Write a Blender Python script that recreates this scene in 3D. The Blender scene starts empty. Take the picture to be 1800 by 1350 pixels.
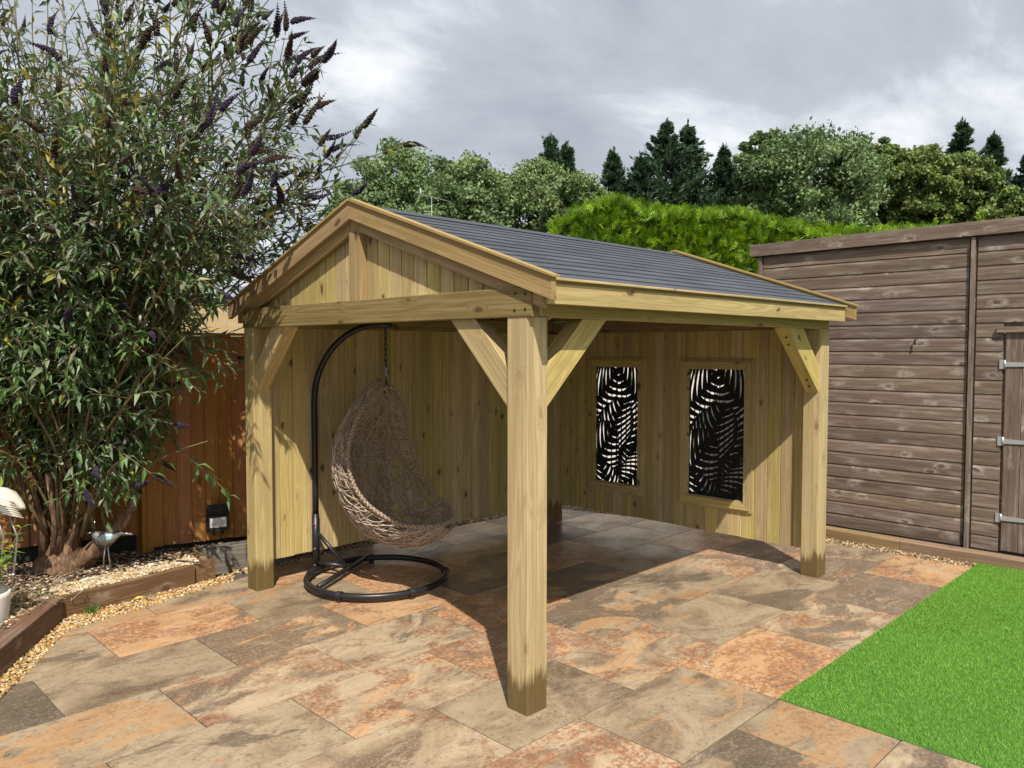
import bpy, math, random
import numpy as np
from mathutils import Vector, Matrix, Euler
R = math.radians
rng = np.random.default_rng(7); random.seed(7)
S = bpy.context.scene
COL = S.collection

# ------------------------------------------------------------------ camera
CAM = Vector((-2.748, -2.649, 1.83)); YAW = 45.1
cd = bpy.data.cameras.new('camera'); cam = bpy.data.objects.new('camera', cd); COL.objects.link(cam)
cam.location = CAM; cam.rotation_euler = (R(90-2.54), 0, R(YAW-90))
cd.sensor_width = 36; cd.lens = 27.46; cd.clip_start = .05; cd.clip_end = 2000
S.camera = cam
# ------------------------------------------------------------------ light and sky
SUN = Vector((-.445, -.59, 1.0)).normalized()
SUN_EL = math.asin(SUN.z); SUN_ROT = math.atan2(SUN.x, SUN.y)
sd = bpy.data.lights.new('sun', 'SUN'); sun = bpy.data.objects.new('sun', sd); COL.objects.link(sun)
sd.energy = 5.0; sd.angle = R(.6); sd.color = (1, .94, .84)
sun.rotation_euler = SUN.to_track_quat('Z', 'Y').to_euler()
W = bpy.data.worlds.new('World'); S.world = W; W.use_nodes = True
def build_world():
    nt = W.node_tree; n = nt.nodes; l = nt.links; n.clear()
    out = n.new('ShaderNodeOutputWorld'); bg = n.new('ShaderNodeBackground')
    sky = n.new('ShaderNodeTexSky'); sky.sky_type = 'NISHITA'; sky.sun_disc = False
    sky.sun_elevation = SUN_EL; sky.sun_rotation = SUN_ROT
    sk = n.new('ShaderNodeMixRGB'); sk.blend_type = 'MULTIPLY'; sk.inputs[0].default_value = 1
    sk.inputs[2].default_value = (.09, .09, .09, 1); l.new(sky.outputs[0], sk.inputs[1])
    tc = n.new('ShaderNodeTexCoord'); sp = n.new('ShaderNodeSeparateXYZ'); l.new(tc.outputs['Generated'], sp.inputs[0])
    def M(op, a, b=None):
        m = n.new('ShaderNodeMath'); m.operation = op
        for i, v in enumerate((a, b)):
            if v is None: continue
            if isinstance(v, (int, float)): m.inputs[i].default_value = v
            else: l.new(v, m.inputs[i])
        return m.outputs[0]
    z = M('ADD', M('MAXIMUM', sp.outputs[2], 0.0), .22)
    cb = n.new('ShaderNodeCombineXYZ'); l.new(M('DIVIDE', sp.outputs[0], z), cb.inputs[0]); l.new(M('DIVIDE', sp.outputs[1], z), cb.inputs[1])
    def noise(sc, det, dist, off, rough=.55):
        mp = n.new('ShaderNodeMapping'); mp.inputs['Location'].default_value = off; l.new(cb.outputs[0], mp.inputs[0])
        mp.inputs['Rotation'].default_value = (0, 0, R(20)); mp.inputs['Scale'].default_value = (1, 1.5, 1)
        t = n.new('ShaderNodeTexNoise'); t.inputs['Scale'].default_value = sc; t.inputs['Detail'].default_value = det
        t.inputs['Distortion'].default_value = dist; t.inputs['Roughness'].default_value = rough
        l.new(mp.outputs[0], t.inputs['Vector']); return t.outputs[0]
    a = noise(1.7, 9, .25, (3.1, 1.7, 0), .56); b = noise(.6, 3, .2, (8.3, 2.2, 0))
    v = M('ADD', M('MULTIPLY', a, .65), M('MULTIPLY', b, .35))
    r = n.new('ShaderNodeValToRGB'); l.new(v, r.inputs[0])
    e = r.color_ramp.elements
    e[0].position = .36; e[0].color = (.37, .40, .45, 1)
    e[1].position = .65; e[1].color = (.92, .94, .96, 1)
    e2 = e.new(.51); e2.color = (.485, .52, .575, 1)
    mx = n.new('ShaderNodeMixRGB'); mx.inputs[0].default_value = .93
    l.new(sk.outputs[0], mx.inputs[1]); l.new(r.outputs[0], mx.inputs[2])
    l.new(mx.outputs[0], bg.inputs[0]); bg.inputs[1].default_value = 1.0
    l.new(bg.outputs[0], out.inputs[0])
build_world()
S.view_settings.view_transform = 'Standard'; S.view_settings.look = 'None'
S.view_settings.exposure = 0.28; S.view_settings.gamma = 1
S.render.engine = 'CYCLES'
S.cycles.max_bounces = 6; S.cycles.diffuse_bounces = 2; S.cycles.glossy_bounces = 3; S.cycles.transmission_bounces = 3
S.render.resolution_x = 1024; S.render.resolution_y = 768

# ------------------------------------------------------------------ node helpers
class MB:
    def __init__(s, name):
        s.m = bpy.data.materials.new(name); s.m.use_nodes = True
        s.n = s.m.node_tree.nodes; s.l = s.m.node_tree.links; s.n.clear()
        s.out = s.n.new('ShaderNodeOutputMaterial')
        s.b = s.n.new('ShaderNodeBsdfPrincipled'); s.l.new(s.b.outputs[0], s.out.inputs[0])
    def put(s, sock, v):
        if isinstance(v, (int, float)): sock.default_value = v
        elif isinstance(v, (tuple, list)): sock.default_value = tuple(v) + ((1,) if len(v) == 3 and sock.type == 'RGBA' else ())
        else: s.l.new(v, sock)
    def math(s, op, a, b=0, c=None, clamp=False):
        m = s.n.new('ShaderNodeMath'); m.operation = op; m.use_clamp = clamp
        s.put(m.inputs[0], a); s.put(m.inputs[1], b)
        if c is not None: s.put(m.inputs[2], c)
        return m.outputs[0]
    def vmath(s, op, a, b):
        m = s.n.new('ShaderNodeVectorMath'); m.operation = op; s.put(m.inputs[0], a); s.put(m.inputs[1], b); return m.outputs[0]
    def tc(s, k='Object'):
        return s.n.new('ShaderNodeTexCoord').outputs[k]
    def rand(s): return s.n.new('ShaderNodeObjectInfo').outputs['Random']
    def noise(s, v, sc, det=4, rough=.55, dist=0, col=False):
        t = s.n.new('ShaderNodeTexNoise'); s.put(t.inputs['Vector'], v)
        t.inputs['Scale'].default_value = sc; t.inputs['Detail'].default_value = det
        t.inputs['Roughness'].default_value = rough; t.inputs['Distortion'].default_value = dist
        return t.outputs[1] if col else t.outputs[0]
    def vor(s, v, sc, feat='F1'):
        t = s.n.new('ShaderNodeTexVoronoi'); t.feature = feat; s.put(t.inputs['Vector'], v); t.inputs['Scale'].default_value = sc
        return t
    def ramp(s, f, stops, interp='LINEAR'):
        r = s.n.new('ShaderNodeValToRGB'); s.put(r.inputs[0], f); r.color_ramp.interpolation = interp
        e = r.color_ramp.elements
        while len(e) < len(stops): e.new(.5)
        for i, (p, c) in enumerate(stops):
            e[i].position = p
            e[i].color = (c, c, c, 1) if isinstance(c, (int, float)) else tuple(c) + (1,)
        return r.outputs[0]
    def mix(s, f, a, b, mode='MIX'):
        m = s.n.new('ShaderNodeMixRGB'); m.blend_type = mode
        s.put(m.inputs[0], f); s.put(m.inputs[1], a); s.put(m.inputs[2], b); return m.outputs[0]
    def hsv(s, c, h=.5, sa=1, v=1):
        m = s.n.new('ShaderNodeHueSaturation'); s.put(m.inputs['Hue'], h); s.put(m.inputs['Saturation'], sa); s.put(m.inputs['Value'], v); s.put(m.inputs['Color'], c); return m.outputs[0]
    def bump(s, h, st=.3, d=.01):
        b = s.n.new('ShaderNodeBump'); s.put(b.inputs['Height'], h); b.inputs['Strength'].default_value = st; b.inputs['Distance'].default_value = d
        s.l.new(b.outputs[0], s.b.inputs['Normal'])
    def fin(s, col=None, rough=.6, metal=0, spec=.5):
        if col is not None: s.put(s.b.inputs['Base Color'], col)
        s.put(s.b.inputs['Roughness'], rough); s.b.inputs['Metallic'].default_value = metal
        s.b.inputs['Specular IOR Level'].default_value = spec
        return s.m
    def sep(s, v):
        x = s.n.new('ShaderNodeSeparateXYZ'); s.put(x.inputs[0], v); return x.outputs

def wood(name, light, dark, knot, knot_amt=.55, bump=.35, rough=.7, var=.25, wet=False, pale=None, weather=0, hue=.0, gscale=1):
    m = MB(name); r = m.rand(); co = m.tc()
    off = m.n.new('ShaderNodeCombineXYZ')
    m.put(off.inputs[0], m.math('MULTIPLY', r, 53.0)); m.put(off.inputs[1], m.math('MULTIPLY', r, 31.0)); m.put(off.inputs[2], m.math('MULTIPLY', r, 17.0))
    p = m.vmath('ADD', co, off.outputs[0])
    kv = m.vor(m.vmath('ADD', m.vmath('MULTIPLY', p, (4.2, 8.5, 8.5)), m.vmath('MULTIPLY', m.noise(p, 14, 3, .6, 0, True), (.34, .34, .34))), 1.0)
    sel = m.math('GREATER_THAN', m.sep(kv.outputs['Color'])[0], 1-knot_amt)
    kd = kv.outputs['Distance']
    kmask = m.math('MULTIPLY', m.ramp(kd, [(.09, 1.0), (.19, 0.0)]), sel)
    khalo = m.math('MULTIPLY', m.ramp(kd, [(.08, 1.0), (.42, 0.0)]), sel)
    gp = m.vmath('MULTIPLY', p, (.30*gscale, 9*gscale, 9*gscale))
    wob = m.noise(m.vmath('MULTIPLY', p, (.8, 3, 3)), 1.0, 2)
    gp = m.vmath('ADD', gp, m.mix(1, (0, 0, 0), m.math('ADD', m.math('MULTIPLY', wob, .9), m.math('MULTIPLY', khalo, .9)), 'ADD'))
    g1 = m.noise(gp, 1.0, 2, .5)
    rings = m.math('SINE', m.math('MULTIPLY', g1, 75.0))
    rings = m.math('MULTIPLY_ADD', rings, .5, .5)
    fine = m.noise(m.vmath('MULTIPLY', p, (2.5, 120, 120)), 1.0, 4, .65)
    f = m.math('ADD', m.math('MULTIPLY', rings, .26), m.math('MULTIPLY', fine, .80))
    col = m.mix(m.ramp(f, [(.22, 0.0), (.85, 1.0)]), light, dark)
    blot = m.noise(m.vmath('MULTIPLY', p, (1.2, 5, 5)), 1.0, 3)
    col = m.mix(m.math('MULTIPLY', m.ramp(blot, [(.35, 0.0), (.75, 1.0)]), .5), col, dark)
    str_ = m.noise(m.vmath('MULTIPLY', p, (.5, 34, 34)), 1.0, 3, .6)
    col = m.mix(m.math('MULTIPLY', m.ramp(str_, [(.44, 0.0), (.62, 1.0)]), .55), col, dark)
    col = m.mix(m.math('MULTIPLY', khalo, .35), col, dark)
    col = m.mix(m.math('MULTIPLY', kmask, .35 if pale else .88), col, knot)
    if pale:
        pn = m.noise(m.vmath('MULTIPLY', p, (3.0, 26, 26)), 1.0, 5, .6)
        col = m.mix(m.math('MULTIPLY', m.ramp(pn, [(.5, 0.0), (.75, 1.0)]), .55), col, pale)
        pk = m.math('MULTIPLY', m.ramp(m.math('ADD', kd, m.math('MULTIPLY_ADD', wob, .3, -.15)), [(.1, 0.0), (.2, .8), (.42, 0.0)]), sel)
        col = m.mix(m.math('MULTIPLY', pk, m.ramp(m.noise(m.vmath('MULTIPLY', p, (14, 30, 30)), 1.0, 4, .7), [(.36, 0.), (.6, 1.)])), col, pale)
    v = m.math('MULTIPLY_ADD', r, var, 1-var*.5)
    r2 = m.math('FRACT', m.math('MULTIPLY', r, 7.31))
    col = m.hsv(col, m.math('MULTIPLY_ADD', r2, .02, .49+hue), m.math('MULTIPLY_ADD', r2, .2, .9), v)
    if weather:
        wn = m.noise(m.tc('Generated'), 3.0, 4)
        col = m.mix(m.math('MULTIPLY', m.ramp(wn, [(.4, 0.0), (.7, 1.0)]), weather), col, (.22, .2, .17))
    ro = rough
    if wet:
        x = m.sep(co)
        st = m.math('ADD', m.math('MULTIPLY', m.noise(m.vmath('MULTIPLY', p, (2, 14, 14)), 1.0, 2), .7), m.math('MULTIPLY', m.noise(m.vmath('MULTIPLY', p, (3, 80, 80)), 1.0, 3), .3))
        w = m.math('SUBTRACT', m.math('MULTIPLY_ADD', st, .46, -.03), x[0])
        w = m.ramp(m.math('MULTIPLY_ADD', w, 8.0, .5), [(.2, 0.0), (.8, 1.0)])
        col = m.mix(m.math('MULTIPLY', w, .85), col, (.085, .052, .014))
        ro = m.math('MULTIPLY_ADD', w, -.25, rough)
    m.bump(m.math('ADD', m.math('MULTIPLY', f, .6), m.math('MULTIPLY', kmask, -.4)), bump, .004)
    return m.fin(col, ro, 0, .3)

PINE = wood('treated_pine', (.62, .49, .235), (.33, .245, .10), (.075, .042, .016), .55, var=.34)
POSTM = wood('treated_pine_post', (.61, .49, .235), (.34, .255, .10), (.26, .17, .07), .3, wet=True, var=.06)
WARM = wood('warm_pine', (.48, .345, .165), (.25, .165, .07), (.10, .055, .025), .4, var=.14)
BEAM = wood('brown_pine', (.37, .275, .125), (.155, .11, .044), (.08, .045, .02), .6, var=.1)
FENCE = wood('stained_fence', (.44, .21, .068), (.27, .115, .032), (.13, .05, .014), .5, var=.3)
SHEDM = wood('weathered_shed_wood', (.265, .195, .15), (.115, .078, .06), (.055, .038, .03), .55, pale=(.42, .36, .31), var=.34, bump=.4)
SLEEPER = wood('oak_sleeper', (.25, .135, .065), (.095, .052, .03), (.05, .03, .018), .4, bump=.8, pale=(.33, .26, .19), var=.2)
GREYSL = wood('grey_sleeper', (.28, .25, .21), (.12, .105, .09), (.06, .05, .04), .3, bump=.8, var=.1)

def plain(name, col, rough=.5, metal=0, nz=.0, sc=30, bump=0, spec=.5):
    m = MB(name); c = col
    if nz:
        f = m.noise(m.tc(), sc, 5); c = m.mix(f, tuple(x*(1-nz) for x in col), tuple(min(1, x*(1+nz)) for x in col))
        if bump: m.bump(f, bump, .004)
    return m.fin(c, rough, metal, spec)
BLACK = plain('black_paint', (.012, .012, .014), .38, 0, .3, 60)
SCREEN = plain('black_screen_metal', (.008, .008, .009), .6, 0, .2, 40, 0, .25)
STEEL = plain('dull_steel', (.45, .45, .44), .4, .9, .2, 60)
GALV = plain('galvanised_steel', (.55, .57, .58), .45, .7, .15, 80)
SCREWM = plain('dark_screw', (.03, .022, .015), .6)
WHITEP = plain('white_plastic', (.7, .7, .68), .4, 0, .05)
POTM = plain('white_glaze', (.72, .71, .66), .3, 0, .06, 9)
DRIFT = plain('whitewashed_driftwood', (.6, .56, .48), .8, 0, .5, 22, .6)
MORTAR = plain('grout', (.075, .066, .058), .9, 0, .2)
SOIL = plain('dark_soil', (.06, .042, .028), .95, 0, .5, 12, .6)
PLASTIC = plain('black_plastic', (.015, .015, .016), .55)
GLAZE = plain('pale_blue_enamel', (.35, .5, .52), .35, 0, .2, 40)
WHITESTONE = plain('pale_stone', (.55, .5, .43), .8, 0, .25, 25, .4)
TANWALL = None

def shingle_mat():
    m = MB('slate_grey_shingle'); r = m.rand(); co = m.tc()
    gr = m.noise(co, 420, 3, .7); br = m.noise(m.vmath('ADD', co, m.mix(1, (0, 0, 0), m.math('MULTIPLY', r, 40.), 'ADD')), 3.0, 4)
    x = m.sep(co)
    tab = m.n.new('ShaderNodeTexWhiteNoise'); tab.noise_dimensions = '1D'
    m.put(tab.inputs['W'], m.math('ADD', m.math('FLOOR', m.math('MULTIPLY_ADD', x[0], 3.0, m.math('MULTIPLY', r, 9.))), m.math('MULTIPLY', r, 77.)))
    v = m.math('ADD', m.math('MULTIPLY', gr, .9), m.math('ADD', m.math('MULTIPLY', br, .35), m.math('MULTIPLY', tab.outputs[0], .16)))
    c = m.mix(m.ramp(v, [(.35, 0.), (1.05, 1.)]), (.026, .03, .038), (.105, .116, .138))
    m.bump(gr, .35, .003); return m.fin(c, .85, 0, .3)
SHINGLE = shingle_mat()

def slab_mat():
    m = MB('slate_effect_porcelain'); r = m.rand(); co = m.tc()
    def off(k):
        o = m.n.new('ShaderNodeCombineXYZ')
        for i, q in enumerate((91.7, 57.3, 33.1)): m.put(o.inputs[i], m.math('MULTIPLY', m.math('FRACT', m.math('MULTIPLY', r, 3.7+k)), q))
        return m.vmath('ADD', co, o.outputs[0])
    p = off(0); q = off(5.1); s = off(9.7)
    st = m.vmath('MULTIPLY', p, (1.0, 1.7, 1))
    n1 = m.noise(st, 1.7, 9, .62, .7)
    base = m.ramp(n1, [(.30, (.115, .08, .056)), (.40, (.21, .15, .10)), (.48, (.32, .238, .155)), (.57, (.42, .328, .22)), (.64, (.28, .208, .142)), (.74, (.37, .265, .165))])
    r1 = m.math('FRACT', m.math('MULTIPLY', r, 13.37)); r2 = m.math('FRACT', m.math('MULTIPLY', r, 29.91)); r3 = m.math('FRACT', m.math('MULTIPLY', r, 47.77))
    # layered mineral patches with ragged edges
    n2 = m.noise(m.vmath('MULTIPLY', q, (1.0, 1.9, 1)), 1.9, 10, .60, 1.0)
    o1 = m.ramp(m.math('ADD', n2, m.math('MULTIPLY_ADD', r1, .40, -.21)), [(.535, 0.), (.56, 1.)])
    oc = m.mix(m.noise(q, 7, 5), (.52, .335, .165), (.47, .22, .10))
    col = m.mix(m.math('MULTIPLY', o1, m.math('MULTIPLY_ADD', m.noise(q, 11, 7, .7), 1.1, .1)), base, oc)
    n3 = m.noise(m.vmath('MULTIPLY', s, (1.2, 1.9, 1)), 2.3, 10, .68, .5)
    o2 = m.ramp(m.math('ADD', n3, m.math('MULTIPLY_ADD', r2, .34, -.19)), [(.54, 0.), (.61, 1.)])
    sp = m.ramp(m.noise(s, 38, 4, .7), [(.40, 0.), (.56, 1.)])
    col = m.mix(m.math('MULTIPLY', m.math('MULTIPLY', o2, sp), .8), col, (.235, .088, .042))
    n4 = m.noise(m.vmath('MULTIPLY', s, (1, 1.6, 1)), 1.35, 9, .6, .8)
    o3 = m.ramp(m.math('ADD', n4, m.math('MULTIPLY_ADD', r3, .60, -.40)), [(.53, 0.), (.57, 1.)])
    dk = m.mix(m.noise(p, 9, 5), (.088, .066, .048), (.17, .135, .10))
    col = m.mix(m.math('MULTIPLY', o3, .82), col, dk)
    # pale veins and crust
    rid = m.math('ABSOLUTE', m.math('SUBTRACT', m.noise(m.vmath('MULTIPLY', q, (1, 2.2, 1)), 2.6, 7, .6, .6), .5))
    vein = m.math('MULTIPLY', m.ramp(rid, [(.0, 1.), (.02, 0.)]), m.ramp(m.noise(p, 3, 3), [(.45, 0.), (.65, 1.)]))
    col = m.mix(m.math('MULTIPLY', vein, .6), col, (.46, .37, .26))
    fl = m.ramp(m.noise(p, 60, 6, .75), [(.52, 0.), (.72, 1.)])
    col = m.mix(m.math('MULTIPLY', fl, .6), col, (.52, .43, .32))
    fd = m.ramp(m.math('ADD', m.noise(q, 34, 7, .8), m.math('MULTIPLY_ADD', n3, .35, -.175)), [(.52, 0.), (.66, 1.)])
    col = m.mix(m.math('MULTIPLY', fd, .6), col, (.12, .075, .05))
    col = m.hsv(col, .5, 1.02, m.math('MULTIPLY_ADD', r2, .40, .80))
    h = m.math('ADD', m.math('MULTIPLY', n1, .7), m.math('MULTIPLY', m.noise(p, 40, 6, .7), .3))
    m.bump(h, .35, .006)
    ro = m.ramp(m.noise(m.tc('Object'), 2.2, 5), [(.35, .25), (.7, .5)])
    return m.fin(col, ro, 0, .42)
SLAB = slab_mat()

def attr_mat(name, rough=.7, sat=1, bumpsc=0, spec=.4, transl=0.0):
    m = MB(name); a = m.n.new('ShaderNodeAttribute'); a.attribute_name = 'Col'
    c = a.outputs['Color']
    if bumpsc:
        f = m.noise(m.tc(), bumpsc, 4); c = m.mix(.35, c, m.mix(f, (.3, .3, .3), (1.1, 1.1, 1.1)), 'MULTIPLY'); m.bump(f, .4, .003)
    m.fin(c, rough, 0, spec)
    if transl:
        t = m.n.new('ShaderNodeBsdfTranslucent'); m.put(t.inputs[0], m.hsv(c, .49, 1.1, 1.5))
        mx = m.n.new('ShaderNodeMixShader'); mx.inputs[0].default_value = transl
        m.l.new(m.b.outputs[0], mx.inputs[1]); m.l.new(t.outputs[0], mx.inputs[2]); m.l.new(mx.outputs[0], m.out.inputs[0])
    return m.m
PEBBLE = attr_mat('gravel_stone', .75, bumpsc=120)
MULCH = attr_mat('bark_chip', .85)
LEAF = attr_mat('leaf', .45, transl=.22)
GRASSM = attr_mat('turf_blade', .6, transl=.25)
FARLEAF = attr_mat('far_leaf', .6, transl=.2)
HEDGEM = attr_mat('hedge_spray', .6, transl=.28)
WICKER = attr_mat('wicker_strand', .55)

def bark_mat():
    m = MB('fibrous_bark'); co = m.tc()
    f = m.noise(m.vmath('MULTIPLY', co, (26, 26, 4)), 1, 5, .65, 1.2)
    c = m.ramp(f, [(.3, (.045, .026, .016)), (.5, (.17, .10, .06)), (.7, (.34, .22, .14))])
    m.bump(f, 1, .02); return m.fin(c, .9, 0, .2)
BARK = bark_mat()
TREEBARK = plain('dark_tree_bark', (.055, .045, .034), .9, 0, .4, 6)
TWIG = plain('green_twig', (.14, .105, .045), .7, 0, .3, 20)
SPIKE_BROWN = plain('spent_flower', (.045, .026, .016), .9, 0, .5, 120, .6)
SPIKE_DARK = plain('fading_purple_flower', (.03, .016, .04), .9, 0, .5, 120, .6)
SPIKE_PURPLE = plain('purple_flower', (.075, .022, .14), .8, 0, .5, 120, .6)

def brick_mat():
    m = MB('buff_brick'); co = m.tc()
    b = m.n.new('ShaderNodeTexBrick'); sx = m.sep(co)
    cb = m.n.new('ShaderNodeCombineXYZ'); m.put(cb.inputs[0], m.math('ADD', sx[0], sx[1])); m.put(cb.inputs[1], sx[2])
    m.put(b.inputs['Vector'], cb.outputs[0])
    b.inputs['Color1'].default_value = (.56, .41, .20, 1); b.inputs['Color2'].default_value = (.47, .34, .17, 1); b.inputs['Mortar'].default_value = (.42, .36, .27, 1)
    b.inputs['Scale'].default_value = 1; b.inputs['Brick Width'].default_value = .225; b.inputs['Row Height'].default_value = .075; b.inputs['Mortar Size'].default_value = .008
    c = m.mix(.5, b.outputs[0], m.mix(m.noise(co, 14, 5), (.6, .6, .6), (1.2, 1.15, 1.1)), 'MULTIPLY')
    return m.fin(c, .9, 0, .2)
BRICK = brick_mat()
def tile_roof():
    m = MB('brown_roof_tile'); co = m.tc()
    b = m.n.new('ShaderNodeTexBrick'); m.put(b.inputs['Vector'], co)
    b.inputs['Color1'].default_value = (.16, .10, .07, 1); b.inputs['Color2'].default_value = (.22, .14, .095, 1); b.inputs['Mortar'].default_value = (.05, .035, .03, 1)
    b.inputs['Scale'].default_value = 1; b.inputs['Brick Width'].default_value = .3; b.inputs['Row Height'].default_value = .3; b.inputs['Mortar Size'].default_value = .012
    return m.fin(b.outputs[0], .85, 0, .3)
ROOFT = tile_roof()

# ------------------------------------------------------------------ object helpers
def tag(o, label=None, cat=None, group=None, kind=None):
    if label: o['label'] = label
    if cat: o['category'] = cat
    if group: o['group'] = group
    if kind: o['kind'] = kind
    return o
def thing(name, loc, label, cat, group=None):
    o = bpy.data.objects.new(name, None); COL.objects.link(o); o.location = loc; o.empty_display_size = .1
    return tag(o, label, cat, group)
def wpos(o):
    v = Vector(o.location); p = o.parent
    while p: v = p.matrix_basis @ v; p = p.parent
    return v
def worldm(o):
    m = o.matrix_basis.copy(); p = o.parent
    while p: m = p.matrix_basis @ m; p = p.parent
    return m
def link(name, me, mat, parent=None, mw=None):
    o = bpy.data.objects.new(name, me); COL.objects.link(o)
    if mat and not me.materials: me.materials.append(mat)
    mw = mw or Matrix.Identity(4)
    if parent:
        o.parent = parent; o.matrix_basis = worldm(parent).inverted() @ mw
    else: o.matrix_basis = mw
    return o
def mesh(verts, faces, smooth=False, col=None):
    me = bpy.data.meshes.new('m'); me.from_pydata([tuple(v) for v in verts], [], faces); me.update()
    if smooth: me.polygons.foreach_set('use_smooth', [True]*len(me.polygons))
    return me
def npmesh(V, F, col=None, smooth=False):
    """fast mesh from arrays; F (n,3) or (n,4); col per vertex (nv,3)"""
    V = np.asarray(V, np.float32); F = np.asarray(F, np.int32); k = F.shape[1]
    me = bpy.data.meshes.new('m'); me.vertices.add(len(V)); me.vertices.foreach_set('co', V.ravel())
    me.loops.add(F.size); me.loops.foreach_set('vertex_index', F.ravel())
    me.polygons.add(len(F)); me.polygons.foreach_set('loop_start', np.arange(0, F.size, k, dtype=np.int32))
    if smooth: me.polygons.foreach_set('use_smooth', np.ones(len(F), bool))
    me.update(calc_edges=True)
    if col is not None:
        a = me.color_attributes.new('Col', 'FLOAT_COLOR', 'POINT')
        c = np.ones((len(V), 4), np.float32); c[:, :3] = col; a.data.foreach_set('color', c.ravel())
    return me
_bar = {}
def bar_mesh(L, w, t, ch, mat, key=0):
    k = (round(L, 4), round(w, 4), round(t, 4), ch, mat.name, key)
    if k in _bar: return _bar[k]
    a, b = w/2, t/2; c = min(ch, a*.6, b*.6)
    prof = [(-a+c, -b), (a-c, -b), (a, -b+c), (a, b-c), (a-c, b), (-a+c, b), (-a, b-c), (-a, -b+c)]
    v = []; e = c*.7
    for x, s in ((0, 1), (L, 1)):
        for y, z in prof: v.append((x, y*s, z*s))
    f = [[i, (i+1) % 8, 8+(i+1) % 8, 8+i] for i in range(8)] + [list(range(7, -1, -1)), list(range(8, 16))]
    me = mesh(v, f); me.materials.append(mat); _bar[k] = me; return me
def frame(p0, x, up):
    X = Vector(x).normalized(); Z = Vector(up); Z = (Z - X*Z.dot(X)).normalized(); Y = Z.cross(X)
    return Matrix(((X.x, Y.x, Z.x, p0[0]), (X.y, Y.y, Z.y, p0[1]), (X.z, Y.z, Z.z, p0[2]), (0, 0, 0, 1)))
def bar(name, p0, p1, w, t, mat, parent=None, up=(0, 0, 1), ch=.003):
    p0, p1 = Vector(p0), Vector(p1); d = p1-p0
    if abs(d.normalized().dot(Vector(up).normalized())) > .99: up = (1, 0, 0)
    return link(name, bar_mesh(d.length, w, t, ch, mat), None, parent, frame(p0, d, up))
def prism(name, poly, ext, mat, parent=None, xdir=None, mats=None):
    """extrude planar polygon (world points) by vector ext; local X along xdir"""
    P = [Vector(p) for p in poly]; e = Vector(ext)
    xd = Vector(xdir) if xdir else (P[1]-P[0])
    M = frame(P[0], xd, e) if abs(xd.normalized().dot(e.normalized())) < .99 else frame(P[0], xd, (0, 0, 1) if abs(xd.normalized().z) < .9 else (1, 0, 0))
    I = M.inverted(); n = len(P)
    v = [I @ p for p in P] + [I @ (p+e) for p in P]
    nrm = sum(((P[i]-P[0]).cross(P[(i+1) % n]-P[0]) for i in range(n)), Vector())
    flip = nrm.dot(e) > 0
    f = [[i, (i+1) % n, n+(i+1) % n, n+i] for i in range(n)] + [list(range(n-1, -1, -1)), list(range(n, 2*n))]
    if not flip: f = [q[::-1] for q in f]
    me = mesh(v, f); return link(name, me, mat, parent, M)
def boxes(rects):
    """list of (x0,x1,y0,y1,z0,z1) to verts, faces"""
    v = []; f = []
    for x0, x1, y0, y1, z0, z1 in rects:
        b = len(v); v += [(x, y, z) for z in (z0, z1) for x, y in ((x0, y0), (x1, y0), (x1, y1), (x0, y1))]
        f += [[b+3, b+2, b+1, b], [b+4, b+5, b+6, b+7], [b, b+1, b+5, b+4], [b+1, b+2, b+6, b+5], [b+2, b+3, b+7, b+6], [b+3, b, b+4, b+7]]
    return v, f
def tube(pts, r, sides=8, cap=True, closed=False):
    pts = [Vector(p) for p in pts]; n = len(pts); rr = r if hasattr(r, '__len__') else [r]*n
    V = []; F = []; prev = None
    for i, p in enumerate(pts):
        a = pts[(i-1) % n] if closed or i > 0 else p; b = pts[(i+1) % n] if closed or i < n-1 else p
        t = (b-a).normalized()
        if prev is None:
            u = Vector((0, 0, 1)) if abs(t.z) < .9 else Vector((1, 0, 0))
        else: u = prev
        u = (u - t*u.dot(t)).normalized(); prev = u; w = t.cross(u)
        for k in range(sides):
            an = 2*math.pi*k/sides; V.append(p + (u*math.cos(an)+w*math.sin(an))*rr[i])
    m = n if closed else n-1
    for i in range(m):
        for k in range(sides):
            a = i*sides+k; b = i*sides+(k+1) % sides; c = ((i+1) % n)*sides
            F.append([a, b, c+(k+1) % sides, c+k])
    if cap and not closed:
        F.append(list(range(sides-1, -1, -1))); F.append([(n-1)*sides+k for k in range(sides)])
    return V, F
def join(*vf):
    V = []; F = []
    for v, f in vf:
        b = len(V); V += list(v); F += [[i+b for i in q] for q in f]
    return V, F
def ball(c, r, seg=10, rings=6, sc=(1, 1, 1), jit=0):
    V = []; F = []
    for i in range(rings+1):
        ph = math.pi*i/rings
        for k in range(seg):
            th = 2*math.pi*k/seg; j = 1+random.uniform(-jit, jit)
            V.append(Vector((c[0]+r*sc[0]*j*math.sin(ph)*math.cos(th), c[1]+r*sc[1]*j*math.sin(ph)*math.sin(th), c[2]-r*sc[2]*j*math.cos(ph))))
    for i in range(rings):
        for k in range(seg):
            a = i*seg+k; b = i*seg+(k+1) % seg; F.append([a, b, b+seg, a+seg])
    return V, F
def place(name, vf, mat, parent=None, smooth=True, origin=None):
    """mesh from world-space verts, origin moved to base"""
    V, F = vf; V = [Vector(v) for v in V]
    if origin is None:
        o = sum(V, Vector())/len(V); o.z = min(v.z for v in V)
    else: o = Vector(origin)
    me = mesh([v-o for v in V], F, smooth); return link(name, me, mat, parent, Matrix.Translation(o))
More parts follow.
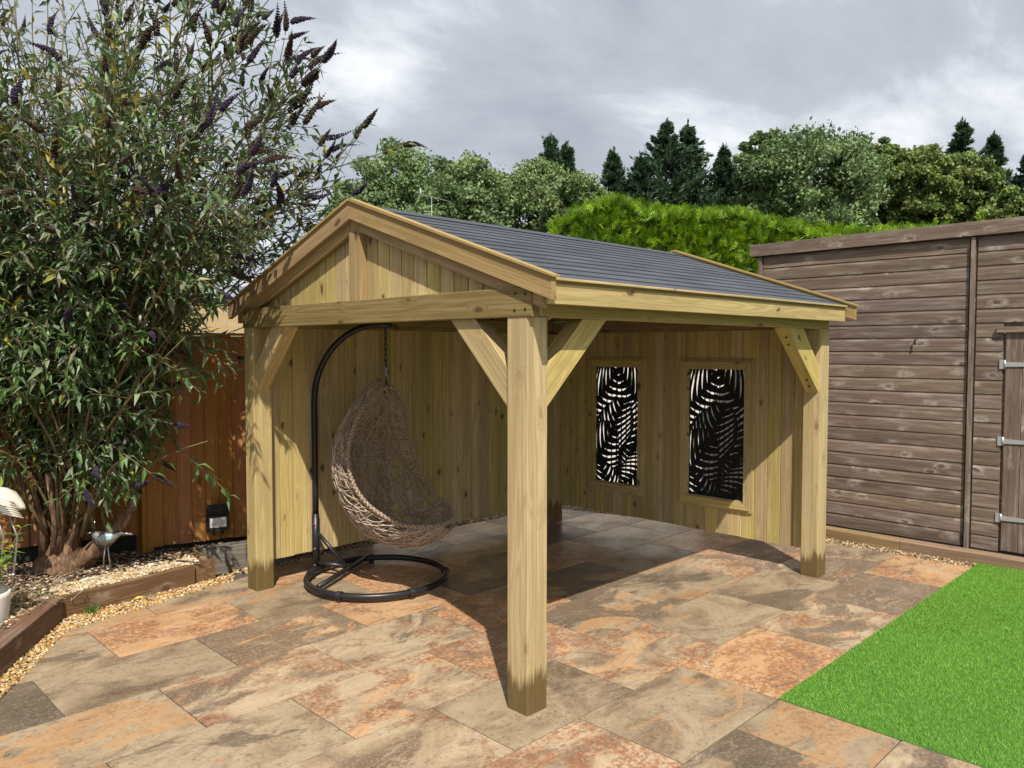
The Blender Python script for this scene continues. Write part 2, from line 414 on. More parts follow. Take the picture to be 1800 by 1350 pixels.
def clip(poly, a, b, c):
    """keep a*x+b*y<=c"""
    o = []
    for i in range(len(poly)):
        p, q = poly[i], poly[(i+1) % len(poly)]
        dp, dq = a*p[0]+b*p[1]-c, a*q[0]+b*q[1]-c
        if dp <= 0: o.append(p)
        if dp*dq < 0:
            t = dp/(dp-dq); o.append((p[0]+t*(q[0]-p[0]), p[1]+t*(q[1]-p[1])))
    return o
def clip_left(poly, p, q):
    """keep the side right of the directed line p->q"""
    dx, dy = q[0]-p[0], q[1]-p[1]
    return clip(poly, -dy, dx, -dy*p[0]+dx*p[1])
def in_poly(P, poly):
    x, y = P[:, 0], P[:, 1]; ins = np.zeros(len(P), bool); n = len(poly)
    for i in range(n):
        x0, y0 = poly[i]; x1, y1 = poly[(i+1) % n]
        c = ((y0 > y) != (y1 > y)) & (x < (x1-x0)*(y-y0)/((y1-y0) if y1 != y0 else 1e-9)+x0); ins ^= c
    return ins
def sample_poly(poly, n):
    a = np.array(poly); lo, hi = a.min(0), a.max(0); out = np.zeros((0, 2))
    while len(out) < n:
        p = rng.uniform(lo, hi, (n*2, 2)); out = np.vstack([out, p[in_poly(p, poly)]])
    return out[:n]
def rotmats(n, tilt=math.pi):
    """random rotations (n,3,3)"""
    q = rng.normal(size=(n, 4)); q /= np.linalg.norm(q, axis=1)[:, None]; w, x, y, z = q.T
    return np.stack([np.stack([1-2*(y*y+z*z), 2*(x*y-z*w), 2*(x*z+y*w)], -1), np.stack([2*(x*y+z*w), 1-2*(x*x+z*z), 2*(y*z-x*w)], -1), np.stack([2*(x*z-y*w), 2*(y*z+x*w), 1-2*(x*x+y*y)], -1)], 1)
PHI = (1+5**.5)/2
ICO_V = np.array([(-1, PHI, 0), (1, PHI, 0), (-1, -PHI, 0), (1, -PHI, 0), (0, -1, PHI), (0, 1, PHI), (0, -1, -PHI), (0, 1, -PHI), (PHI, 0, -1), (PHI, 0, 1), (-PHI, 0, -1), (-PHI, 0, 1)])/1.902
ICO_F = np.array([(0, 11, 5), (0, 5, 1), (0, 1, 7), (0, 7, 10), (0, 10, 11), (1, 5, 9), (5, 11, 4), (11, 10, 2), (10, 7, 6), (7, 1, 8), (3, 9, 4), (3, 4, 2), (3, 2, 6), (3, 6, 8), (3, 8, 9), (4, 9, 5), (2, 4, 11), (6, 2, 10), (8, 6, 7), (9, 8, 1)])
OCT_V = np.array([(1, 0, 0), (-1, 0, 0), (0, 1, 0), (0, -1, 0), (0, 0, 1), (0, 0, -1.)])
OCT_F = np.array([(0, 2, 4), (2, 1, 4), (1, 3, 4), (3, 0, 4), (2, 0, 5), (1, 2, 5), (3, 1, 5), (0, 3, 5)])
def scatter(P, tv, tf, scl, cols, flat=None):
    """P (n,3) centres; scl (n,3); cols (n,3)"""
    n = len(P); k = len(tv); A = rotmats(n) if flat is None else flat
    v = tv[None]*scl[:, None, :]*(1+rng.uniform(-.18, .18, (n, k, 1)))
    v = np.einsum('nij,nkj->nki', A, v)+P[:, None]
    f = tf[None]+(np.arange(n)*k)[:, None, None]
    return v.reshape(-1, 3), f.reshape(-1, tf.shape[1]), np.repeat(cols, k, 0)
def yawmats(n, tilt=.3):
    a = rng.uniform(0, 2*math.pi, n); c, s = np.cos(a), np.sin(a); z = np.zeros(n); o = np.ones(n)
    Rz = np.stack([np.stack([c, -s, z], -1), np.stack([s, c, z], -1), np.stack([z, z, o], -1)], 1)
    t = rng.normal(0, tilt, n); c, s = np.cos(t), np.sin(t)
    Rx = np.stack([np.stack([o, z, z], -1), np.stack([z, c, -s], -1), np.stack([z, s, c], -1)], 1)
    return Rz @ Rx

def palette(n, cols, jit=.15):
    c = np.array(cols)[rng.integers(0, len(cols), n)]; return np.clip(c*(1+rng.normal(0, jit, (n, 1))), .005, 1)

# ================================================================== SETTING
def sheet(name, poly, z, mat, kind='structure'):
    me = mesh([(x, y, z) for x, y in poly], [list(range(len(poly)))]); return tag(link(name, me, mat), kind=kind)
def ground_mat():
    m = MB('rough_ground'); co = m.tc(); f = m.noise(co, .6, 6); g = m.noise(co, 30, 5)
    c = m.mix(m.ramp(f, [(.4, 0.), (.6, 1.)]), (.05, .075, .022), (.085, .065, .04))
    m.bump(g, .5, .02); return m.fin(c, .95, 0, .2)
sheet('ground', [(-400, -400), (400, -400), (400, 400), (-400, 400)], -.06, ground_mat())

EDGE = [(-1.81, 2.109), (-1.691, 2.259), (-1.259, 2.948), (-.007, 3.239), (.105, 3.416)]   # patio's cut edge
GX, GY = 1.078, -.796                                                                     # corner of the lawn
PX, PY = 4.56, 3.42
patio_base = [(-6, -6), (GX+.08, -6), (GX+.08, GY-.08), (PX, GY-.08), (PX, .97), (3.9, PY), (.105, 3.416), (-.007, 3.239), (-1.259, 2.948), (-1.81, 2.109), (-3.4, -.45), (-6, -4.6)]
me = mesh(*join(([(x, y, -.008) for x, y in patio_base]+[(x, y, -.05) for x, y in patio_base], [list(range(len(patio_base)))]+[[i, i+len(patio_base), (i+1) % len(patio_base)+len(patio_base), (i+1) % len(patio_base)] for i in range(len(patio_base))])))
patio = tag(link('patio', me, MORTAR), kind='structure')
patio['label'] = 'stone-effect porcelain patio in rust, buff and grey slabs'
def patio_slabs():
    px, py, gap = .903, .6055, .0036
    for r in range(-9, 6):
        y0 = .418 + r*py; y1 = y0+py; x00 = (.1736 if r % 2 == 0 else .6285)
        # rows above y=.418 alternate: row 0 (.418..1.03) is type A
        for k in range(-8, 6):
            x0 = x00+k*px; q = [(x0+gap, y0+gap), (x0+px-gap, y0+gap), (x0+px-gap, y1-gap), (x0+gap, y1-gap)]
            q = clip(q, 1, 0, PX); q = clip(q, 0, 1, PY)
            if y0 < GY-.1: q = clip(q, 1, 0, GX)
            if len(q) < 3: continue
            q = clip_left(q, (3.9, 3.42), (4.56, .97))
            if len(q) < 3: continue
            q = clip_left(q, (-3.4, -.45), EDGE[2])
            q = clip_left(q, EDGE[2], EDGE[3]) if x0 < .1 else q
            if len(q) < 3: continue
            ar = abs(sum(q[i][0]*q[(i+1) % len(q)][1]-q[(i+1) % len(q)][0]*q[i][1] for i in range(len(q))))/2
            if ar < .004: continue
            cx = sum(p[0] for p in q)/len(q); cy = sum(p[1] for p in q)/len(q)
            dx, dy = cx-CAM.x, cy-CAM.y
            if dx*.706+dy*.708 < .7: continue                     # behind the viewer
            n = len(q); b = .0025
            ctr = Vector((cx, cy, 0)); dz = random.uniform(-.0008, .0008)
            top = []
            for p in q:
                d = Vector((cx-p[0], cy-p[1], 0)); top.append((p[0]-cx+d.normalized().x*b, p[1]-cy+d.normalized().y*b, dz))
            mid = [(p[0]-cx, p[1]-cy, dz-.002) for p in q]; bot = [(p[0]-cx, p[1]-cy, -.02) for p in q]
            f = [list(range(n))]+[[i, n+i, n+(i+1) % n, (i+1) % n] for i in range(n)]+[[n+i, 2*n+i, 2*n+(i+1) % n, n+(i+1) % n] for i in range(n)]
            link('paving_slab', mesh(top+mid+bot, f), SLAB, patio, Matrix.Translation(ctr))
patio_slabs()

# ---- lawn of artificial turf
lawn_poly = [(GX-.008, GY+.008), (GX-.008, -7), (9, -7), (9, GY-.3), (4.73, GY-.3), (4.73, GY+.008)]
LAWNM = plain('turf_backing', (.06, .16, .02), .8, 0, .4, 90)
sheet('lawn', lawn_poly, .002, LAWNM)
def turf():
    n = 170000
    u = rng.uniform(0, 1, n); x = GX-.007+u*3.67
    ylim = np.minimum(-1.9, CAM.y+(x-CAM.x)*.19-.12)
    ylim = CAM.y+(x-CAM.x)*.19-.25
    y = GY+.007+rng.uniform(0, 1, n)*(ylim-GY-.007)
    # denser near the viewer is wasted far off: keep even
    h = rng.uniform(.009, .018, n); a = rng.uniform(0, 2*math.pi, n); w = .0013
    lean = rng.normal(0, .0065, (n, 2))
    b = np.stack([x, y, np.full(n, .003)], 1); d = np.stack([np.cos(a)*w, np.sin(a)*w, np.zeros(n)], 1)
    t = b.copy(); t[:, :2] += lean; t[:, 2] += h
    V = np.stack([b-d, b+d, t], 1).reshape(-1, 3); F = np.arange(3*n).reshape(-1, 3)
    c = palette(n, [(.14, .34, .03), (.18, .40, .04), (.24, .48, .06), (.11, .28, .025), (.31, .46, .12)], .2)
    patch = 1+.05*np.sin(x*3.1+y*1.7)*np.sin(y*4.3-x); c = c*patch[:, None]
    tag(link('turf', npmesh(V, F, np.repeat(c, 3, 0)), GRASSM), 'short bright green artificial turf blades', 'turf', kind='stuff')
turf()

# ---- gravel
def gravel(name, poly, n, z, cols, label, smin=.006, smax=.013, bulge=.012):
    sheet(name+'_bed', poly, z-.012, plain(name+'_bed', tuple(c*.45 for c in cols[0]), .95, 0, .5, 50, .6))
    P = sample_poly(poly, n); s = rng.uniform(smin, smax, n)
    sc = np.stack([s*rng.uniform(.8, 1.5, n), s*rng.uniform(.7, 1.1, n), s*rng.uniform(.5, .8, n)], 1)
    P3 = np.column_stack([P, z+rng.uniform(-.006, bulge, n)])
    v, f, c = scatter(P3, ICO_V, ICO_F, sc, palette(n, cols, .22), yawmats(n, .35))
    return tag(link(name, npmesh(v, f, c, True), PEBBLE), label, 'gravel', kind='stuff')
GOLD = [(.50, .31, .11), (.58, .40, .18), (.42, .24, .08), (.62, .49, .29), (.33, .18, .07), (.55, .44, .30), (.47, .27, .08)]
gravel('gold_gravel', [(-3.3, -.45), (-1.81, 2.109), (-1.691, 2.259), (-1.259, 2.948), (-.007, 3.239), (.105, 3.416), (.24, 3.42), (.24, 3.49), (-.07, 3.44), (-.245, 3.37), (-1.30, 3.21), (-1.72, 2.58), (-3.5, -.2)], 9000, -.008, GOLD, 'golden gravel strip along the sleeper edging')
gravel('wall_gravel', [(.12, 3.42), (3.9, 3.42), (4.56, .97), (4.56, GY), (4.73, GY), (4.73, 4.3), (.15, 3.62)], 13000, -.008, [(.40, .27, .13), (.5, .38, .22), (.3, .18, .09), (.55, .45, .3), (.25, .16, .09)], 'gravel strip behind the gazebo walls and beside the shed')

# ---- raised bed
BED = [(-1.25, 3.26), (-.2, 3.42), (-.14, 3.72), (.33, 3.6), (.5, 3.75), (-.4, 4.05), (-.4, 4.25), (-3.5, 5.1), (-4.2, .5), (-3.55, -.1), (-1.7, 2.66)]
sheet('flower_bed', BED, .128, SOIL)
def bed_cover():
    n = 14000; P = sample_poly([(-1.3, 3.22), (-.2, 3.40), (-.14, 3.72), (.33, 3.6), (.5, 3.75), (-.4, 4.1), (-1.6, 4.45), (-2.6, 4.5), (-2.6, 1.6), (-1.7, 2.66)], n)
    d = np.abs((P[:, 1]-3.2)-(P[:, 0]+1.3)*.155)            # distance from the sleeper
    st = d < rng.normal(.24, .10, n)
    m = int((~st).sum()); Q = P[~st]
    s = rng.uniform(.008, .03, m); sc = np.stack([s, s*rng.uniform(.25, .5, m), s*.15], 1)
    c = palette(m, [(.26, .165, .10), (.15, .09, .055), (.38, .27, .18), (.09, .06, .04), (.5, .4, .28)], .25)
    v, f, c = scatter(np.column_stack([Q, .138+rng.uniform(0, .03, m)]), OCT_V, OCT_F, sc, c, yawmats(m, .5))
    tag(link('bark_mulch', npmesh(v, f, c), MULCH), 'brown bark chips covering the raised bed', 'mulch', kind='stuff')
    Q = np.vstack([P[st], sample_poly([(-1.27, 3.24), (-.2, 3.40), (-.2, 3.6), (-1.2, 3.5)], 2600)]); m = len(Q)
    s = rng.uniform(.006, .014, m); sc = np.stack([s*1.3, s, s*.7], 1)
    v, f, c = scatter(np.column_stack([Q, .142+rng.uniform(0, .022, m)]), ICO_V, ICO_F, sc, palette(m, [(.52, .40, .22), (.6, .5, .33), (.42, .28, .13), (.35, .24, .14), (.66, .58, .44)], .2), yawmats(m, .35))
    tag(link('bed_gravel', npmesh(v, f, c, True), PEBBLE), 'pale gravel scattered along the raised bed edge', 'gravel', kind='stuff')
bed_cover()
def sleeper(p0, p1, w, h, label, mat=SLEEPER, z=-.03, up=(0, 0, 1)):
    o = bar('timber_sleeper', (p0[0], p0[1], z+h/2), (p1[0], p1[1], z+h/2), w, h, mat, None, up, .008)
    return tag(o, label, 'sleeper', 'timber sleepers')
sleeper((-1.325, 3.285), (-.262, 3.447), .17, .185, 'brown oak sleeper edging the raised bed along the gravel strip')
sleeper((-.158, 3.39), (-.118, 3.86), .165, .19, 'short sleeper turned end-on at the corner of the raised bed')
sleeper((-3.3, .3), (-1.295, 3.235), .18, .19, 'dark sleeper running from beside the white pot to the bed corner')
sleeper((-.07, 3.64), (.62, 3.50), .13, .235, 'grey weathered sleeper below the socket, beside the gazebo post', GREYSL)

# ================================================================== FENCE
FD = Vector((.972, -.235, 0)).normalized(); FN = Vector((-FD.y, FD.x, 0))
def fence(name, o, length, zb, zt, label, n0):
    o = Vector(o); t = thing(name, o, label, 'fence', 'feather-edge fence panels')
    n = int(length/.112)
    for i in range(n):
        s = i*.112; p = o+FD*(s+.06)
        j = random.uniform(-.004, .004)
        up = (FN + FD*.17).normalized()
        bar('fence_board', (p.x, p.y, zb+j), (p.x, p.y, zt+j), .124, .014, FENCE, t, up, .002)
    for z in (zb+.25, (zb+zt)/2, zt-.25):
        a = o+FN*.04; b = a+FD*length; bar('fence_rail', (a.x, a.y, z), (b.x, b.y, z), .05, .07, FENCE, t)
    a = o-FD*.01; b = o+FD*(length+.01); bar('cap_rail', (a.x, a.y, zt+.0125), (b.x, b.y, zt+.0125), .07, .022, FENCE, t)
    for s in (0.0, length):
        p = o+FD*s+FN*.06; bar('fence_post', (p.x, p.y, -.05), (p.x, p.y, zt), .09, .09, FENCE, t)
    return t
fence('fence_panel', (-.379, 3.985, 0), 1.92, .2, 1.945, 'orange-brown fence panel with the socket, next to the gazebo post', 17)
fence('fence_panel', (-.30-1.95, 4.10+.47, 0), 1.93, .29, 1.945, 'orange-brown fence panel directly behind the buddleia trunk', 17)
fence('fence_panel', (-.30-3.9, 4.10+.94, 0), 1.93, .29, 1.945, 'orange-brown fence panel past the buddleia, behind the driftwood bird', 17)
# dark strips fill the gap below the panels, its shade put into their colour
GAP_SHADE = plain('gap_shade', (.02, .018, .0125), .9)
for a, L, h, lb in (((-.379, 4.03, .0), 1.92, .22, 'near-black strip standing in for the shaded gap under the fence panel with the socket'), ((-2.25, 4.63, .0), 1.93, .34, 'near-black strip standing in for the shaded gap behind the buddleia trunk'), ((-4.2, 5.10, 0), 1.93, .34, 'near-black strip standing in for the shaded gap under the fence behind the driftwood bird')):
    a = Vector(a); b = a+FD*L
    tag(bar('gap_strip', (a.x, a.y, h/2-.02), (b.x, b.y, h/2-.02), .03, h, GAP_SHADE, None), lb, 'board', 'shade strips below the fence')

# ================================================================== GAZEBO
P = .146; X1, Y1 = 3.49, 2.99; ZB = 1.99; RY = 1.495
gz = thing('garden_gazebo', (0, 0, 0), 'open timber gazebo with pitched dark shingle roof and two clad walls', 'gazebo')
def roof_z(y): return 2.72-.342*abs(y-RY)
for x, y in ((0, 0), (0, Y1-P), (X1-P, 0), (X1-P, Y1-P)):
    o = bar('post', (x+P/2, y+P/2, 0), (x+P/2, y+P/2, ZB-.001), P, P, POSTM, gz, (0, 1, 0), .006)
# beams
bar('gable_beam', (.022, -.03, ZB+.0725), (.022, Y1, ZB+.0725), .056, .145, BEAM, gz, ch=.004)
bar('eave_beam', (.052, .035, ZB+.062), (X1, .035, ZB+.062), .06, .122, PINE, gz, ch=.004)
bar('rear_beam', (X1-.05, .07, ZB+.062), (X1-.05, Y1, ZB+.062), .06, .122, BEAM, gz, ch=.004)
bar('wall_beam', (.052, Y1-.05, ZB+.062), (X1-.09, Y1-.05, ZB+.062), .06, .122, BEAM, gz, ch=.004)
# braces, cut to meet post and beam
def brace(pts, ext, name='brace'):
    prism(name, pts, ext, PINE, gz, Vector(pts[2])-Vector(pts[1]))
    c = sum((Vector(p) for p in pts), Vector())/len(pts)
brace([(.02, .404, ZB), (.02, .60, ZB), (.02, P, 1.525), (.02, P, 1.715)], (.1, 0, 0))
brace([(.442, .02, ZB), (.64, .02, ZB), (P, .02, 1.525), (P, .02, 1.715)], (0, .1, 0))
brace([(.02, Y1-.40, ZB), (.02, Y1-.60, ZB), (.02, Y1-P, 1.525), (.02, Y1-P, 1.715)], (.1, 0, 0))
brace([(X1-.43, .02, ZB), (X1-.70, .02, ZB), (X1-P, .02, 1.49), (X1-P, .02, 1.70)], (0, .1, 0))
def screw(p, n, r=.008):
    p = Vector(p); n = Vector(n).normalized(); v, f = tube([p-n*.004, p+n*.0015], r, 7); place('screw', (v, f), SCREWM, gz, False, p)
for y, z in ((.012, 2.025), (.012, 2.10), (.085, 2.022), (.08, 2.105)): screw((-.006, y, z), (-1, 0, 0), .009)
for y, z in ((Y1-.03, 2.03), (Y1-.03, 2.1)): screw((-.006, y, z), (-1, 0, 0))
for x, z in ((X1-.62, 1.93), (X1-.58, 1.875), (X1-.255, 1.60), (X1-.215, 1.55)):
    nn = Vector((-.50, 0, -.345)); screw((x-.012, .06, z-.012), nn, .009)
# clad walls: T&G boards hung 19 cm above the paving
WZ0, WZ1 = .19, ZB+.01
WINS = [(1.83, 2.385), (.705, 1.29)]; WINZ = (.49, 1.665)
def tg_board(a0, a1, z0, z1, holes):
    """profile of one V-jointed board in (u, t) with window cut-outs; u along wall, w up"""
    rects = [(a0, a1, z0, z1)]
    for h0, h1, k0, k1 in holes:
        o = []
        for r0, r1, s0, s1 in rects:
            if h1 <= r0 or h0 >= r1: o.append((r0, r1, s0, s1)); continue
            if r0 < h0: o.append((r0, h0, s0, s1))
            if r1 > h1: o.append((h1, r1, s0, s1))
            m0, m1 = max(r0, h0), min(r1, h1)
            o.append((m0, m1, s0, k0)); o.append((m0, m1, k1, s1))
        rects = o
    out = []
    for r0, r1, s0, s1 in rects:
        if r1-r0 < .004: continue
        c0 = .005 if r0 == a0 else 0; c1 = .005 if r1 == a1 else 0
        prof = [(r0, .0), (r1, .0), (r1, .0125), (r1-c1, .018), (r0+c0, .018), (r0, .0125)]
        V = [(z-z0, u-a0, t) for z in (s0, s1) for u, t in prof]     # local X up the board
        F = [[i, (i+1) % 6, 6+(i+1) % 6, 6+i] for i in range(6)]+[[i for i in range(5, -1, -1)], [6+i for i in range(6)]]
        out.append(mesh(V, F))
    return out
def wall(start, n, pw, udir, tdir, holes, jit):
    u0 = start
    for i in range(n):
        a0 = u0+i*pw+.0006; a1 = a0+pw-.0012
        zj = WZ0+random.uniform(-.003, .003)
        mes = tg_board(a0, a1, zj, WZ1, holes)
        Z = Vector((0, 0, 1)); U = Vector(udir); T = Vector(tdir)
        base = jit+U*a0+Z*zj
        M = Matrix(((Z.x, U.x, T.x, base.x), (Z.y, U.y, T.y, base.y), (Z.z, U.z, T.z, base.z), (0, 0, 0, 1)))
        for me in mes: link('cladding_board', me, PINE, gz, M)
nb = 27; pw = (X1-2*P)/nb
wall(P, nb, pw, (1, 0, 0), (0, -1, 0), [], Vector((0, Y1-.022, 0)))
nb2 = 23; pw2 = (Y1-2*P)/nb2
wall(P, nb2, pw2, (0, 1, 0), (-1, 0, 0), [(a, b, *WINZ) for a, b in WINS], Vector((X1-.022, 0, 0)))
for z in (.55, 1.25): bar('wall_rail', (P, Y1-.009, z), (X1-P, Y1-.009, z), .022, .07, PINE, gz)
bar('wall_rail', (X1-.009, P, .33), (X1-.009, Y1-P, .33), .022, .07, PINE, gz)
bar('wall_rail', (X1-.009, P, 1.85), (X1-.009, Y1-P, 1.85), .022, .07, PINE, gz)
# window trims (mitred, moulded) and laser-cut palm screens
def palm_screen():
    """solid/void field of overlapping palm fronds, contoured into a cut sheet"""
    w, h, c = .585, 1.175, .0046; nx, ny = int(w/c)+1, int(h/c)+1
    gx, gy = np.meshgrid(np.linspace(0, w, nx), np.linspace(0, h, ny)); fld = np.full(gx.shape, .012)
    # frond: root, angle, length, half-width, bend, pitch
    def frond(x0, y0, ang, L, hw, sweep, pitch, bend, slit):
        nonlocal fld
        ca, sa = math.cos(ang), math.sin(ang); dx, dy = gx-x0, gy-y0
        s = dx*ca+dy*sa; t = -dx*sa+dy*ca
        t = t-bend*s*s/L
        sn = np.clip(s/L, 0, 1); env = hw*np.sin(np.pi*np.clip(sn*.82+.16, 0, 1))**.7
        at = np.abs(t); inside = np.minimum(np.minimum(env-at, s+.02), L-s+.0)
        q = s-sweep*.35*at-sweep*1.05*at*at/hw+np.where(t > 0, pitch*.5, 0)          # leaflets sweep forward
        ph = q/pitch; fr = np.abs(ph-np.floor(ph)-.5)*pitch                  # distance from the slit centre (slit at .5)
        wd = 1.22*slit*np.clip(at/(hw*.42), .12, 1)*np.clip((env-at)/(hw*.3), .35, 1)*(1-.25*sn)
        d = fr-wd; d = np.maximum(d, .010-at)                               # the rib stays solid
        d = np.where(inside < .008, np.maximum(d, .008-np.abs(inside-.004)), d)
        fld = np.where(inside > 0, d, fld)
    frond(.12, 1.26, R(-84), .70, .36, .55, .078, .10, .0125)
    frond(.54, 1.36, R(-108), .66, .34, .6, .074, -.1, .0125)
    frond(-.10, .74, R(34), .56, .30, .8, .076, .25, .014)
    frond(.70, .74, R(152), .52, .28, .8, .074, -.3, .014)
    frond(-.06, .80, R(-78), .56, .24, .9, .076, .15, .013)
    frond(.40, .36, R(104), .54, .24, 1.0, .078, .15, .012)
    frond(.74, .06, R(140), .66, .30, .9, .078, -.2, .014)
    frond(.00, -.16, R(82), .58, .22, 1.0, .078, -.1, .012)
    frond(.38, -.24, R(78), .48, .22, .9, .074, -.1, .012)
    frond(-.16, .30, R(-46), .50, .20, .9, .074, .15, .014)
    e = np.minimum(np.minimum(gx, w-gx), np.minimum(gy, h-gy)); fld = np.maximum(fld, .012-e)
    V = []; F = []; idx = {}
    def vert(key, p):
        if key not in idx: idx[key] = len(V); V.append(p)
        return idx[key]
    fl = fld
    for j in range(ny-1):
        # merge fully solid runs along the row
        i = 0
        while i < nx-1:
            q = (fl[j, i], fl[j, i+1], fl[j+1, i+1], fl[j+1, i])
            if min(q) > 0:
                i2 = i
                while i2 < nx-1 and min(fl[j, i2], fl[j, i2+1], fl[j+1, i2+1], fl[j+1, i2]) > 0: i2 += 1
                F.append([vert((j, k, a), (k*c, jj*c)) for j_, k, jj, a in ((j, i, j, 'c'), (j, i2, j, 'c'))] + [vert((j+1, i2, 'c'), (i2*c, (j+1)*c)), vert((j+1, i, 'c'), (i*c, (j+1)*c))])
                i = i2; continue
            if max(q) > 0:
                cs = [(j, i), (j, i+1), (j+1, i+1), (j+1, i)]; poly = []
                for k in range(4):
                    (ja, ia), (jb, ib) = cs[k], cs[(k+1) % 4]; fa, fb = fl[ja, ia], fl[jb, ib]
                    if fa > 0: poly.append(vert((ja, ia, 'c'), (ia*c, ja*c)))
                    if (fa > 0) != (fb > 0):
                        t = fa/(fa-fb); poly.append(vert((min((ja, ia), (jb, ib)), max((ja, ia), (jb, ib))), ((ia+t*(ib-ia))*c, (ja+t*(jb-ja))*c)))
                if len(poly) >= 3: F.append(poly)
            i += 1
    n = len(V); th = .003
    VV = [(-th, x, y) for x, y in V]+[(0, x, y) for x, y in V]
    FF = [f[::-1] for f in F]+[[i+n for i in f] for f in F]
    return mesh(VV, FF)
SCR = palm_screen(); SCR.materials.append(SCREEN)
def trim_piece(pts, parent):
    """pts: outer a, outer b, inner b, inner a on plane x; moulded section rising to the inner edge"""
    xi = X1-.040
    A, B, Cc, D = [Vector((xi, y, z)) for y, z in pts]
    t0, t1 = .014, .026
    lip = .28
    E1 = B.lerp(Cc, lip); E0 = A.lerp(D, lip); e = Vector((-1, 0, 0))
    V = [A, B, Cc, D, A+e*t0, B+e*t0, E1+e*t0, E0+e*t0, E1+e*t1, E0+e*t1, Cc+e*t1, D+e*t1]
    F = [[0, 1, 5, 4], [4, 5, 6, 7], [7, 6, 8, 9], [9, 8, 10, 11], [11, 10, 2, 3], [0, 4, 7, 9, 11, 3], [1, 2, 10, 8, 6, 5]]
    M = frame(A, B-A, (-1, 0, 0)); I = M.inverted()
    link('trim', mesh([I @ v for v in V], F), PINE, parent, M)
for (a, b) in WINS:
    z0, z1 = WINZ; tw = .078
    v, f = boxes([(-.012, .012, 0, b-a, z1-z0-.012, z1-z0), (-.012, .012, 0, b-a, 0, .012), (-.012, .012, 0, .012, .012, z1-z0-.012), (-.012, .012, b-a-.012, b-a, .012, z1-z0-.012)])
    wf = link('window_frame', mesh(v, f), PINE, gz, Matrix.Translation((X1-.03, a, z0)))
    o = [(a-tw, z0-tw), (b+tw, z0-tw), (b+tw, z1+tw), (a-tw, z1+tw)]; i_ = [(a, z0), (b, z0), (b, z1), (a, z1)]
    for k in range(4): trim_piece([o[k], o[(k+1) % 4], i_[(k+1) % 4], i_[k]], wf)
    sc = link('screen_panel', SCR, None, gz, Matrix.Translation((X1-.016, a+.001, z0+.001)) @ Matrix.Diagonal((1, (b-a-.002)/.585, 1, 1)))
    sc['label'] = 'black laser-cut screen of palm fronds'
